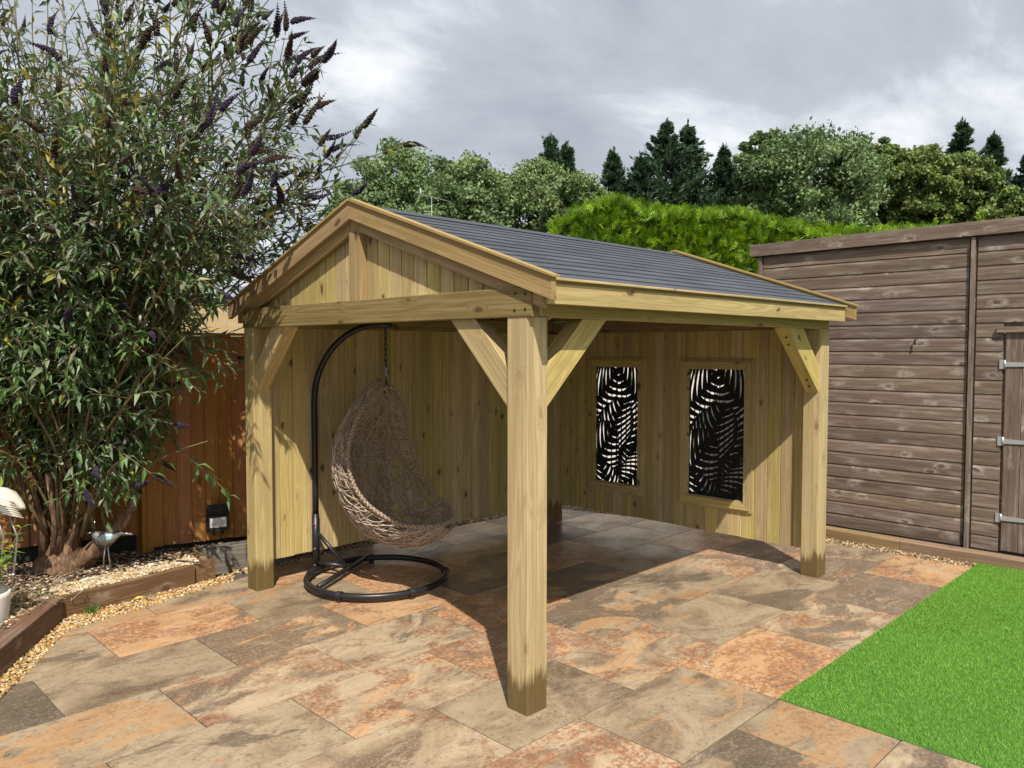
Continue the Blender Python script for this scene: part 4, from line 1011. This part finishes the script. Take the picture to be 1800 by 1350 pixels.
# ================================================================== BUDDLEIA
def buddleia():
    B = Vector((-1.02, 4.0, .12)); rs = random.Random(21)
    t = thing('buddleia_bush', B, 'tall arching buddleia with spent brown and purple flower spikes', 'bush')
    U = Vector((0, 0, 1)); rt = Vector((.708, -.706, 0)); fw = Vector((.706, .708, 0))
    # gnarled stool of a trunk
    tv = []
    tv.append(tube([B+Vector((0, 0, -.08)), B+U*.06+rt*.01, B+U*.15+rt*.03, B+U*.26+rt*.05, B+U*.4+rt*.06], [.21, .19, .14, .10, .06], 16))
    tv.append(tube([B+rt*.12+U*.02, B+rt*.25+U*.16, B+rt*.45+U*.33, B+rt*.62+U*.62], [.09, .07, .05, .03], 12))
    tv.append(tube([B-rt*.05+U*.1, B-rt*.12+U*.4, B-rt*.3+U*.8], [.08, .045, .025], 10))
    for k in range(9):
        a = rs.uniform(0, 6.28); r = .11; tv.append(tube([B+Vector((math.cos(a)*.1, math.sin(a)*.1, .12)), B+Vector((math.cos(a)*.14+.03, math.sin(a)*.14-.03, .4)), B+Vector((math.cos(a)*.25+.04, math.sin(a)*.25-.04, .8))], [.04, .02, .013], 7))
    V, F = join(*tv); V = [v+Vector((rs.gauss(0, .006), rs.gauss(0, .006), rs.gauss(0, .004))) for v in V]
    place('trunk', (V, F), BARK, t, True, B)
    stems = []; shoots = []
    Cc = B+rt*.32+U*2.55-fw*.02
    def arch(p0, p1, lift, n=9):
        mid = p0.lerp(p1, .45)+U*lift
        return [p0*(1-s)**2+mid*(2*s*(1-s))+p1*s*s for s in [i/(n-1) for i in range(n)]]
    ends = []
    tries = 0
    while len(ends) < 150 and tries < 6000:
        tries += 1
        d = Vector((rs.gauss(0, 1), rs.gauss(0, 1), rs.gauss(.25, .9))).normalized()
        q = rs.uniform(.50, .95)
        p = Cc+rt*d.dot(rt)*2.12*q+fw*d.dot(fw)*1.08*q+U*d.z*2.35*q
        if p.z < 1.0: continue
        if p.x > -.15 and p.y < 3.2 and p.z < 2.95: continue          # room for the gazebo
        if p.y > 3.9 and p.z < 1.9: continue                          # fence
        if all((p-e).length > .25 for e in ends): ends.append(p)
    over = [Vector((-.42, 2.60, 2.72)), Vector((-.52, 2.25, 2.82)), Vector((-.75, 2.45, 2.95))]   # sprays hanging over the gable end
    ends += over
    bt = []
    for e in ends:
        o = B+Vector((rs.gauss(0, .07), rs.gauss(0, .07), rs.uniform(.3, .6)))+rt*rs.uniform(-.05, .25)
        pts = arch(o, e, rs.uniform(.3, .7)*min(1, (e.z)/2.5)); L = len(pts)
        bt.append(tube(pts, [.011*(1-i/(L))+.003 for i in range(L)], 5))
        stems.append(pts)
    spikes = []; LV = []; LF = []; LC = []
    greens = [(.105, .18, .05), (.08, .145, .04), (.13, .21, .062), (.06, .115, .036), (.19, .22, .11), (.13, .165, .09), (.26, .28, .18)]
    yell = [(.26, .25, .045), (.34, .28, .04), (.22, .23, .05)]
    def add_leaf(p, d, L, w, c, droop):
        n = Vector((rs.gauss(0, .45), rs.gauss(0, .45), 1))
        v, f = leaf_blade(p, d, n, L, w, .3, droop); b = len(LV); LV.extend(v); LF.extend([[i+b for i in q] for q in f]); LC.extend([c]*5)
    tw = []
    def shoot(p, d, L, lush, spike):
        n = max(4, int(L/.075)); pts = [p]; dd = d.normalized()
        for i in range(n):
            dd = (dd+Vector((rs.gauss(0, .07), rs.gauss(0, .07), rs.gauss(0, .05)-.028))).normalized(); pts.append(pts[-1]+dd*L/n)
        gate = 0 if any((p-e).length < .6 for e in over) else rs.random()
        for q in pts[1:]:                                                # keep clear of the gazebo
            if q.x > -.10 and -.3 < q.y < 3.25 and q.z < 2.9-.342*abs(q.y-RY)+.1: return
            ff = (q-Vector((-.379, 3.985, 0))).dot(FN); ro = (q-B).dot(rt)
            fo = (q-B).dot(fw)
            if fo < -.42 and q.z < 1.45 or fo < -.85 and ro < 1.1 and q.z < 2.3: return
            if ro > .72 and q.z < 1.75 and gate > .10: return
            if ro > .92 and 1.75 <= q.z < 2.36 and gate > .08: return
            if (q-Vector((-.78, 3.68, .4))).length < .42 or (q-Vector((-1.42, 3.62, .7))).length < .3: return
            if ff > -.03 and q.z < 1.98: return
        tw.append(tube(pts[::2] if len(pts) > 5 else pts, [.0048*(1-.6*i/len(pts[::2] if len(pts) > 5 else pts)) for i in range(len(pts[::2] if len(pts) > 5 else pts))], 4, False))
        a = rs.uniform(0, 3.14)
        yl = rs.random() < .06*(1.6 if p.z > 2.6 else .6)
        for i in range(1, len(pts)):
            ax = (pts[i]-pts[i-1]).normalized(); u = ax.cross(Vector((.31, .17, .93))).normalized(); v = ax.cross(u); a += 1.57
            for sgn in (1, -1):
                if rs.random() > lush: continue
                e = (u*math.cos(a)+v*math.sin(a))*sgn*.85+ax*.75; l_ = rs.uniform(.08, .15)*(1.1-.35*i/len(pts)); 
                c = rs.choice(yell) if (yl and rs.random() < .7) or rs.random() < .012 else rs.choice(greens); k = rs.uniform(.8, 1.25)
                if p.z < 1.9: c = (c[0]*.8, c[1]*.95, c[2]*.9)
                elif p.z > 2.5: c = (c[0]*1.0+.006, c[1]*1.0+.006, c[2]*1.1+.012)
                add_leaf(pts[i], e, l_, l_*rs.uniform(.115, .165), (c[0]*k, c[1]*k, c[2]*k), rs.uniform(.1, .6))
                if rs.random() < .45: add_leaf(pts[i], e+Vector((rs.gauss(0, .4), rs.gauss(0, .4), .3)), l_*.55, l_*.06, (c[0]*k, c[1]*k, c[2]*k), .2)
        if spike: spikes.append((pts[-1], dd))
    for pts in stems:
        L = len(pts); e = pts[-1]; hi = e.z
        for k in range(24):
            s = rs.uniform(.30, 1) ** .8; x = s*(L-1); i = min(int(x), L-2); p = pts[i].lerp(pts[i+1], x-i)
            out = (p-Cc); out = Vector((out.x/2.0, out.y/2.0, out.z/2.4)); ol = out.length; out = out.normalized() if ol > .01 else U
            d = out*rs.uniform(.5, 1.2)+U*rs.uniform(.0, .7)+Vector((rs.gauss(0, .5), rs.gauss(0, .5), rs.gauss(0, .4)))
            lush = .97 if p.z < 2.7 else (.80 if p.z < 3.3 else .52)
            shoot(p, d, rs.uniform(.28, .62), lush, rs.random() < ((.62 if p.z > 2.3 else .2) if ol > .62 else .06))
        shoot(e, (pts[-1]-pts[-2]).normalized()+U*.2, rs.uniform(.3, .55), .7, rs.random() < .8)
    # lower leafy growth round the trunk, reaching over the bed
    for k in range(480):
        a = rs.uniform(0, 6.28); r = rs.uniform(.15, 1)**.6; z = rs.uniform(.9, 2.2)
        wR = 1.25*min(1, (z-.15)/1.0); p = B+rt*(math.cos(a)*r*wR*.78-.16)+fw*(math.sin(a)*r*.5-.10)+U*z
        if p.x > -.15 and p.y < 3.3: continue
        d = rt*math.cos(a)*.9+fw*math.sin(a)*.6+Vector((rs.gauss(0, .4), rs.gauss(0, .4), rs.uniform(-.1, .8)))
        shoot(p-d.normalized()*.2, d, rs.uniform(.25, .55), .97, rs.random() < .045)
    for k in range(24):                                                  # long low sprays towards the gazebo post and along the bed
        z = rs.uniform(.45, 1.95); p = B+rt*rs.uniform(.15, .8)-fw*rs.uniform(.1, .45)+U*z
        shoot(p, rt*1.0-fw*rs.uniform(.0, .5)+U*rs.uniform(-.2, .5), rs.uniform(.35, .6), .6, rs.random() < .35)
    place('stem', join(*bt), TWIG, t, True, B); tag(place('twigs', join(*tw), TWIG, t, False, B), kind='stuff')
    tag(link('foliage', col_mesh(LV, LF, LC, B), LEAF, t, Matrix.Translation(B)), kind='stuff')
    # flower spikes: bumpy, tapered and slightly bent
    def spike_mesh(L, r, bend, mat, seed):
        q = random.Random(seed); vs = []; n = 15
        for i in range(n):
            s = i/(n-1); c = Vector((bend*s*s*L, 0, s*L)); rr = r*(1-s**1.7)*(.75+.25*math.sin(min(s*6, 1.57)))+.0025
            for k in range(7):
                a = k*.9+i*1.3; o = c+Vector((math.cos(a), math.sin(a), q.uniform(-.3, .3)))*rr*.75
                v = OCT_V*rr*.52*q.uniform(.7, 1.3); vs.append(([o+Vector(x) for x in v], [list(f) for f in OCT_F]))
        vs.append(tube([Vector((0, 0, -.05)), Vector((0, 0, L*.4)), Vector((bend*.8*L, 0, L*.9))], [.003, .005, .002], 5))
        V, F = join(*vs); me = mesh(V, F, False); me.materials.append(mat); return me
    bank = {k: [spike_mesh(L, r, b, m, i) for i, (L, r, b) in enumerate(((.19, .019, .25), (.24, .021, .5), (.15, .018, -.2), (.21, .022, .8)))] for k, m in (('brown', SPIKE_BROWN), ('dark', SPIKE_DARK), ('purple', SPIKE_PURPLE))}
    rs.shuffle(spikes)
    def show(s): o = s[0]-Cc; return (o.dot(rt)*.5 if o.dot(rt) > 0 else o.dot(rt)*.15)-o.dot(fw)*.45+abs(o.z)*.35+rs.uniform(0, .5)
    spikes_ = sorted(spikes, key=show, reverse=True)[:298]
    for p, d in spikes_:
        x = rs.random(); k = 'brown' if x < .66 else ('dark' if x < .93 else 'purple')
        if p.z > 3.0 and k == 'purple': k = 'dark'
        me = bank[k][rs.randrange(4)]; d = (d+Vector((0, 0, .15))).normalized()
        M = Matrix.Translation(p) @ d.to_track_quat('Z', 'Y').to_matrix().to_4x4() @ Matrix.Rotation(rs.uniform(0, 6.28), 4, 'Z') @ Matrix.Scale(rs.uniform(.75, 1.1), 4)
        link('flower_spike', me, None, t, M)
    print('buddleia leaves', len(LC)//5, 'spikes', len(spikes_))
buddleia()

# ================================================================== HEDGE AND TREES
FWD = Vector((.7059, .7083, 0)); RGT = Vector((.7083, -.7059, 0))
def at(px, depth, z=0):
    p = CAM+FWD*depth+RGT*((px-900)/1373*depth); return Vector((p.x, p.y, z))
def ztop(py, depth): return CAM.z+(614-py)/1373*depth
def hedge():
    a = at(968, 11.2); L = 7.4; t = thing('conifer_hedge', a, 'bright lime-green feathery conifer hedge behind the gazebo and shed', 'hedge')
    prof = [(-.1, 3.2), (.12, 3.62), (.45, 3.80), (.85, 3.92), (1.5, 3.80), (2.2, 3.75), (2.9, 3.66), (3.5, 3.54), (4.2, 3.48), (5.2, 3.50), (6.3, 3.54), (7.5, 3.6)]
    def H(s): return np.interp(s, [p[0] for p in prof], [p[1] for p in prof])
    # lumpy dark green filler core, added so the hedge is not see-through
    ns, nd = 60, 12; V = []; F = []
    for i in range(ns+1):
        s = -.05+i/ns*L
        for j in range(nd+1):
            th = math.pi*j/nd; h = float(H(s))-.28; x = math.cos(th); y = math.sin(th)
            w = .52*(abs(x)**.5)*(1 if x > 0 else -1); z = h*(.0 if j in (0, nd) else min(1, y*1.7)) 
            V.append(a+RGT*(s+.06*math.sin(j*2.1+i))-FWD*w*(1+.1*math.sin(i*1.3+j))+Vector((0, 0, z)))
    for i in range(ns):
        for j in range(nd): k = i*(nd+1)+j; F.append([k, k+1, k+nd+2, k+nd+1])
    place('filler_core', (V, F), plain('dark_hedge_core', (.03, .055, .008), .9, 0, .4, 8), t, True, a)
    n = 22000
    face = rng.random(n); s = rng.uniform(-.12, L, n); Hs = H(s)
    lump = .09*np.sin(s*3.1)+.05*np.sin(s*7.7+1)
    z = np.where(face < .6, 1.6+(Hs-1.6)*rng.uniform(0, 1, n)**.7, Hs-.16+lump*.6); dep = np.where(face < .6, -.58-.5*lump+rng.uniform(0, .1, n), rng.uniform(-.6, .5, n))
    edge = np.clip((z-(Hs-.35))/.35, 0, 1)*(face < .6); dep = dep+edge**2*.3
    le = s < .25; dep = np.where(le & (face < .6), rng.uniform(-.5, .5, n), dep); s = np.where(le & (face < .6), -.1+.12*rng.random(n)+np.clip((z-2.9)/1.0, 0, 1)*.18, s)
    A = np.array(a); P3 = A+np.outer(s, np.array(RGT))+np.outer(dep, np.array(FWD)); P3[:, 2] = z
    up = np.stack([np.zeros(n), np.zeros(n), np.ones(n)], 1); out = np.where((face < .6)[:, None], -np.array(FWD), 0)
    out = np.where((le & (face < .6))[:, None], -np.array(RGT)*.8-np.array(FWD)*.4, out)
    D = up*rng.uniform(.5, 1.1, (n, 1))+out*rng.uniform(.3, .8, (n, 1))+rng.normal(0, .35, (n, 3)); D /= np.linalg.norm(D, axis=1)[:, None]
    Sd = np.cross(D, rng.normal(0, 1, (n, 3))); Sd /= np.linalg.norm(Sd, axis=1)[:, None]
    Ls = rng.uniform(.12, .23, n)*np.where(face > .6, 1.1, 1.0)
    vs = []; cs = []
    base = palette(n, [(.17, .30, .018), (.23, .38, .022), (.12, .23, .016), (.29, .44, .03), (.09, .18, .014)], .18)
    for k, (o, ang, l_) in enumerate(((0, 0, 1), (.15, .5, .62), (.15, -.5, .62), (.38, .5, .5), (.38, -.5, .5), (.6, .45, .36), (.6, -.45, .36))):
        st = P3+D*(Ls*o)[:, None]-D*.05; d = D*math.cos(ang)+Sd*math.sin(ang); d = d-up*.0; e = st+d*(Ls*l_)[:, None]
        e[:, 2] -= Ls*l_*.12; wn = np.cross(D, Sd); w = (Sd*math.cos(ang)-D*math.sin(ang))*.0072
        m = st*.55+e*.45
        vs.append(np.stack([st, m+w, e, m-w], 1)); cs.append(np.repeat(base*(.85+.3*o), 4, 0))
    V = np.concatenate([v.reshape(-1, 3) for v in vs]); F = np.arange(len(V)).reshape(-1, 4)
    tag(link('feathery_foliage', npmesh(V-A, F, np.concatenate(cs)), HEDGEM, t, Matrix.Translation(a)), kind='stuff')
    # taller leading shoots along the top
    for k, px in enumerate((1405, 1440, 1465, 1500, 1545, 1590, 1640, 1715, 1722, 1770)):
        p = at(px, 11.2); s = (p-a).dot(RGT); h = float(H(s)); hh = (.12, .28, .14, .16, .12, .14, .26, .34, .25, .18)[k]; rs = random.Random(k); vs = []
        q = p+Vector((0, 0, h-.3)); vs.append(tube([q, q+Vector((0, 0, hh+.25))], [.008, .002], 4, False)); Cv = []
        for j in range(44):
            z = rs.random()**.8; aa = rs.uniform(0, 6.28); r = (.16*(1-z)+.025)
            o = q+Vector((0, 0, z*(hh+.3))); vv, f = leaf_blade(o, Vector((math.cos(aa), math.sin(aa), rs.uniform(.5, 1.1))), Vector((0, 0, 1)), r*1.2, .013, .2, .1); vs.append((vv, f))
        Vv, Fv = join(*vs); c = [(.24, .36, .03)]*len(Vv); link('leading_shoot', col_mesh(Vv, Fv, c, q), HEDGEM, t, Matrix.Translation(q))
hedge()

def limbs(base, h, r, crown_c, n, rs):
    vs = [tube([base, base+Vector((r*.3, 0, h*.5)), crown_c], [r, r*.75, r*.25], 8)]
    for k in range(n):
        a = rs.uniform(0, 6.28); s = rs.uniform(.35, .8); o = base.lerp(crown_c, s); l_ = h*rs.uniform(.08, .18)
        vs.append(tube([o, o+Vector((math.cos(a)*l_*.5, math.sin(a)*l_*.5, l_*.45)), o+Vector((math.cos(a)*l_, math.sin(a)*l_, l_*1.0))], [r*.35, r*.2, r*.06], 5))
    return join(*vs)
def leafcards(P3, size, cols, asp=.55, bias=None):
    n = len(P3); A = rotmats(n); s = size
    tv = np.array([(-1, 0, 0), (0, -asp, .12), (1, 0, 0), (0, asp, .12)])
    v = np.einsum('nij,nkj->nki', A, tv[None]*s[:, None, None])+P3[:, None]
    return v.reshape(-1, 3), np.arange(4*n).reshape(-1, 4), np.repeat(cols, 4, 0)
def broadleaf(name, px, py_top, depth, wpx, label, cols, leaf=.088, ncl=150, per=210, squash=1.0, ppy_bottom=400, pointed=0, seed=0, sparse=1.0):
    rs = random.Random(seed); b = at(px, depth); h = ztop(py_top, depth); rw = wpx*1.22/2/1373*depth; ch = min(h*.80, rw*1.8*squash)
    cz = h-ch/2
    t = thing(name, b, label, 'tree', 'background trees'); Cn = Vector((b.x, b.y, cz))
    place('trunk', limbs(b, h*.9, max(.12, h*.022), Vector((b.x, b.y, h*.86)), 9, rs), TREEBARK, t, True, b)
    lr = np.random.default_rng(seed+100); P3 = []; CO = []
    for k in range(ncl):
        d = lr.normal(size=3); d /= np.linalg.norm(d); q = lr.uniform(.25, .93)**.6
        tp = 1-pointed*max(d[2], 0)*q
        c = np.array([d[0]*rw*q*tp, d[1]*rw*q*.9*tp, d[2]*ch*(.5 if d[2] > 0 else .85)*q]); cr = rw*lr.uniform(.13, .26)
        m = int(per*lr.uniform(.7, 1.3)); e = lr.normal(size=(m, 3)); e /= np.linalg.norm(e, axis=1)[:, None]
        p = c+e*cr*lr.uniform(.35, 1.05, (m, 1))*np.array([1, 1, .75]); P3.append(p+np.array(Cn))
        base = np.array(cols)[lr.integers(0, len(cols))]*lr.uniform(.75, 1.25); CO.append(np.clip(base*(1+lr.normal(0, .18, (m, 1))), .004, 1))
    # loose twigs past the outline
    m = int(200*sparse); d = lr.normal(size=(m, 3)); d /= np.linalg.norm(d, axis=1)[:, None]
    tw = Cn; P3.append(np.array(Cn)+d*np.array([rw, rw*.9, ch/2])*lr.uniform(.86, 1.06, (m, 1))*(1-pointed*np.clip(d[:, 2:], 0, 1))); CO.append(np.tile(np.array(cols)[0], (m, 1)))
    P3 = np.concatenate(P3); CO = np.concatenate(CO)
    v, f, c = leafcards(P3, leaf*lr.uniform(.6, 1.2, len(P3)), CO)
    # a plain shaded heart of inner twigs keeps the crown from being see-through
    tag(link('crown', npmesh(v-np.array(b), f, c), FARLEAF, t, Matrix.Translation(b)), kind='stuff')
def conifer(px, py_top, depth, wpx, label, cols, seed=0, tops=1):
    rs = random.Random(seed); lr = np.random.default_rng(seed+50); b = at(px, depth); h = ztop(py_top, depth); rw = wpx/2/1373*depth
    t = thing('conifer_tree', b, label, 'tree', 'background trees'); place('trunk', tube([b, b+Vector((0, 0, h*.97))], [h*.022, .02], 8), TREEBARK, t, True, b)
    P3 = []; D3 = []; CO = []
    H0 = h*.35
    for k in range(150):
        s = lr.uniform(0, 1)**.55; z = H0+(h-H0)*s; R_ = rw*(2.9*(1-s)**1.12+.05)*lr.choice([.55, .8, 1.0, 1.3]); a = lr.uniform(0, 6.28)
        dirn = np.array([math.cos(a), math.sin(a), 0]); n = 90
        u = lr.uniform(.05, 1, n)**.8; up_ = lr.uniform(.35, .85)
        sw = lr.normal(0, 1, (n, 3))*np.array([1, 1, .55])*(.03+.17*(1-u))[:, None]*min(R_, 1.2)
        p = np.array(b)+np.outer(u*R_, dirn)+sw; p[:, 2] += z+(u**1.8*up_-.25*u)*R_
        d = np.tile(dirn*.9+np.array([0, 0, .6]), (n, 1))+lr.normal(0, .4, (n, 3)); P3.append(p); D3.append(d)
        CO.append(np.clip(np.array(cols)[lr.integers(0, len(cols))]*lr.uniform(.7, 1.3)*(1+lr.normal(0, .15, (n, 1))), .003, 1))
    # leader
    n = 60; p = np.tile(np.array(b), (n, 1)); u_ = lr.uniform(0, 1, n); p[:, 2] += h*(.9+.12*u_); p += lr.normal(0, 1, (n, 3))*(.22*(1-u_)+.02)[:, None]; P3.append(p); D3.append(np.tile(np.array([0, 0, 1.]), (n, 1))+lr.normal(0, .3, (n, 3))); CO.append(np.tile(np.array(cols)[0], (n, 1)))
    P3 = np.concatenate(P3); D = np.concatenate(D3); D /= np.linalg.norm(D, axis=1)[:, None]; CO = np.concatenate(CO); n = len(P3)
    Sd = np.cross(D, lr.normal(size=(n, 3))); Sd /= np.linalg.norm(Sd, axis=1)[:, None]; L = lr.uniform(.14, .30, n)*depth/34; 
    V = np.stack([P3, P3+D*(L*.45)[:, None]+Sd*(L*.17)[:, None], P3+D*L[:, None], P3+D*(L*.45)[:, None]-Sd*(L*.17)[:, None]], 1).reshape(-1, 3)
    tag(link('crown', npmesh(V-np.array(b), np.arange(len(V)).reshape(-1, 4), np.repeat(CO, 4, 0)), FARLEAF, t, Matrix.Translation(b)), kind='stuff')
ASH = [(.13, .20, .075), (.16, .235, .09), (.105, .165, .065), (.185, .25, .105)]
WIL = [(.155, .225, .08), (.18, .25, .095), (.125, .19, .07), (.20, .26, .10)]
OLV = [(.15, .215, .055), (.175, .24, .065), (.12, .18, .05), (.20, .25, .075)]
DKC = [(.045, .085, .045), (.035, .07, .035), (.06, .105, .055), (.07, .115, .06)]
broadleaf('broadleaf_tree', 715, 258, 33, 190, 'round grey-green tree rising behind the gazebo gable', ASH, seed=1)
broadleaf('broadleaf_tree', 640, 320, 31, 110, 'low grey-green tree between the buddleia and the gazebo ridge', ASH, seed=8)
broadleaf('broadleaf_tree', 848, 278, 35, 170, 'pale green willowy tree behind the shingle ridge', WIL, seed=2)
broadleaf('broadleaf_tree', 930, 283, 36, 160, 'pale green tree below the small twin-topped conifer', WIL, seed=3)
broadleaf('broadleaf_tree', 1012, 310, 32, 130, 'bushy mid-green tree standing just above the hedge end', WIL, seed=4)
broadleaf('broadleaf_tree', 800, 330, 28, 180, 'dense lower tree beside the television aerial', ASH, seed=15)
conifer(967, 250, 40, 75, 'dark conifer poking above the pale willowy trees', DKC, 5)
conifer(995, 266, 40.6, 70, 'slanting dark conifer beside the one above the willowy trees', DKC, 55)
conifer(1076, 276, 34, 66, 'small dark conifer at the end of the bright hedge', DKC, 6)
conifer(1168, 228, 34, 120, 'tallest dark conifer in the middle of the skyline', DKC, 7)
conifer(1205, 232, 34.6, 110, 'second peak of the tall dark conifer pair', DKC, 9)
conifer(1125, 285, 33.5, 90, 'lower dark conifer flanking the tall pair', DKC, 19)
conifer(1268, 272, 34, 84, 'narrow dark conifer next to the big round tree', DKC, 10)
broadleaf('broadleaf_tree', 1418, 222, 30, 215, 'big round mid-green tree over the shed corner', ASH, seed=11, ncl=230, squash=.95)
broadleaf('broadleaf_tree', 1345, 238, 30.5, 100, 'leafy side of the big round tree by the narrow conifer', ASH, seed=12)
broadleaf('broadleaf_tree', 1548, 246, 33, 62, 'slim light green tree between the two round trees', OLV, seed=13, squash=1.6, pointed=.6)
broadleaf('broadleaf_tree', 1508, 244, 34, 70, 'thin-topped green tree behind the big round tree', ASH, seed=23, squash=1.5, pointed=.4)
broadleaf('broadleaf_tree', 1612, 262, 31, 110, 'olive-green rounded tree above the shed roof', OLV, seed=14)
broadleaf('broadleaf_tree', 1685, 276, 31.5, 110, 'olive-green tree in front of the dark pines', OLV, seed=16)
conifer(1682, 226, 38, 88, 'dark pine behind the olive-green trees, taller of two', DKC, 17)
conifer(1735, 250, 38.5, 84, 'dark leaning pine right of the taller pine above the shed', DKC, 18)
conifer(1800, 278, 33, 86, 'blue-green conifer over the far end of the shed roof', [(.035, .06, .045), (.03, .05, .038), (.05, .08, .06)], 20)
broadleaf('broadleaf_tree', 1775, 330, 30, 110, 'low yellowish tree just above the shed fascia', OLV, seed=24)
broadleaf('broadleaf_tree', 1260, 318, 37, 160, 'green tree filling the gap behind the dark conifers', ASH, seed=25)
broadleaf('broadleaf_tree', 1490, 300, 36, 200, 'dense green tree behind the shed roof', ASH, seed=26)
broadleaf('broadleaf_tree', 1060, 330, 38, 150, 'distant green tree between the dark conifers and the willows', ASH, seed=27)
tag(sheet('far_hedgerow', [(0, 0), (1, 0), (1, 1)], -.2, SOIL), kind='structure') if False else None

# ================================================================== HOUSES OVER THE FENCE
def garage():
    a = at(452, 9.6); t = thing('brick_garage', a, 'buff brick garage with flat roof behind the fence', 'building')
    M = Matrix.Translation(a) @ Matrix.Rotation(math.atan2(-RGT.y, -RGT.x)+R(14), 4, 'Z')
    def bx(nm, r, m): return link(nm, mesh(*boxes([r])), m, t, M @ Matrix.Translation((r[0], r[2], r[4])) @ Matrix.Translation((-r[0], -r[2], -r[4])))
    bx('wall', (0, 3.2, -4, 0, 0, 2.40), BRICK)
    bx('coping', (-.04, 3.2, -4.04, .04, 2.402, 2.45), plain('dark_coping', (.03, .028, .026), .7))
    bx('wall', (3.203, 9, -5, .02, 0, 2.95), BRICK)
    bx('coping', (3.18, 9.05, -5.04, .06, 2.953, 3.01), plain('dark_coping2', (.05, .045, .04), .7))
garage()
AERIAL = plain('weathered_aluminium', (.3, .31, .31), .5, .4)
def house():
    d = 21; a = at(770, d); t = thing('neighbour_house', a, 'low tiled house hidden behind the gazebo roof', 'house')
    M = Matrix.Translation(a) @ Matrix.Rotation(math.atan2(RGT.y, RGT.x), 4, 'Z'); zr = ztop(412, d)
    link('wall', mesh(*boxes([(-4, 4, .3, 6.7, 0, zr-2.2)])), BRICK, t, M)
    v = [(-4.2, 0, zr-2.3), (4.2, 0, zr-2.3), (4.2, 3.5, zr), (-4.2, 3.5, zr), (4.2, 7, zr-2.3), (-4.2, 7, zr-2.3)]
    link('roof', mesh(v, [[0, 1, 2, 3], [3, 2, 4, 5], [1, 4, 2], [0, 3, 5]]), ROOFT, t, M)
    e = at(760, d+3.2); z0 = zr-.4; z1 = ztop(346, d+3.2)
    an = thing('television_aerial', (e.x, e.y, z0), 'thin television aerial on a mast against the trees', 'aerial')
    place('mast', tube([(e.x, e.y, z0), (e.x, e.y, z1-.02)], .013, 6), AERIAL, an)
    q0 = e-RGT*.32; q1 = e+RGT*.62
    b0 = Vector((q0.x, q0.y, z1+.05)); b1 = Vector((q1.x, q1.y, z1-.22))
    place('boom', tube([b0, b1], .010, 5), AERIAL, an)
    for k in range(9):
        c = b0.lerp(b1, .1+.1*k); place('element', tube([c-FWD*.2, c+FWD*.2], .008, 4), AERIAL, an)
    place('reflector', tube([b0+Vector((0, 0, -.16))-RGT*.02, b0+Vector((0, 0, .16))-RGT*.02], .03, 5), AERIAL, an)
house()

def reed_screen():
    a = at(960, 10.25); b = at(1460, 9.75); d = (b-a).normalized(); L = (b-a).length
    t = thing('slatted_screen', a, 'pale vertical slatted screen seen through the palm cut-outs', 'fence')
    WH = plain('pale_slat', (.72, .70, .68), .6, 0, .12, 14); n = int(L/.062)
    for i in range(n):
        p = a+d*(i*.062+.02); bar('slat', (p.x, p.y, 0), (p.x, p.y, 1.9), .046, .014, WH, t, (-.7, -.7, 0))
    for z in (.4, 1.5):
        q = a+FWD*.025; e = b+FWD*.025; bar('rail', (q.x, q.y, z), (e.x, e.y, z), .03, .05, BEAM, t)
reed_screen()
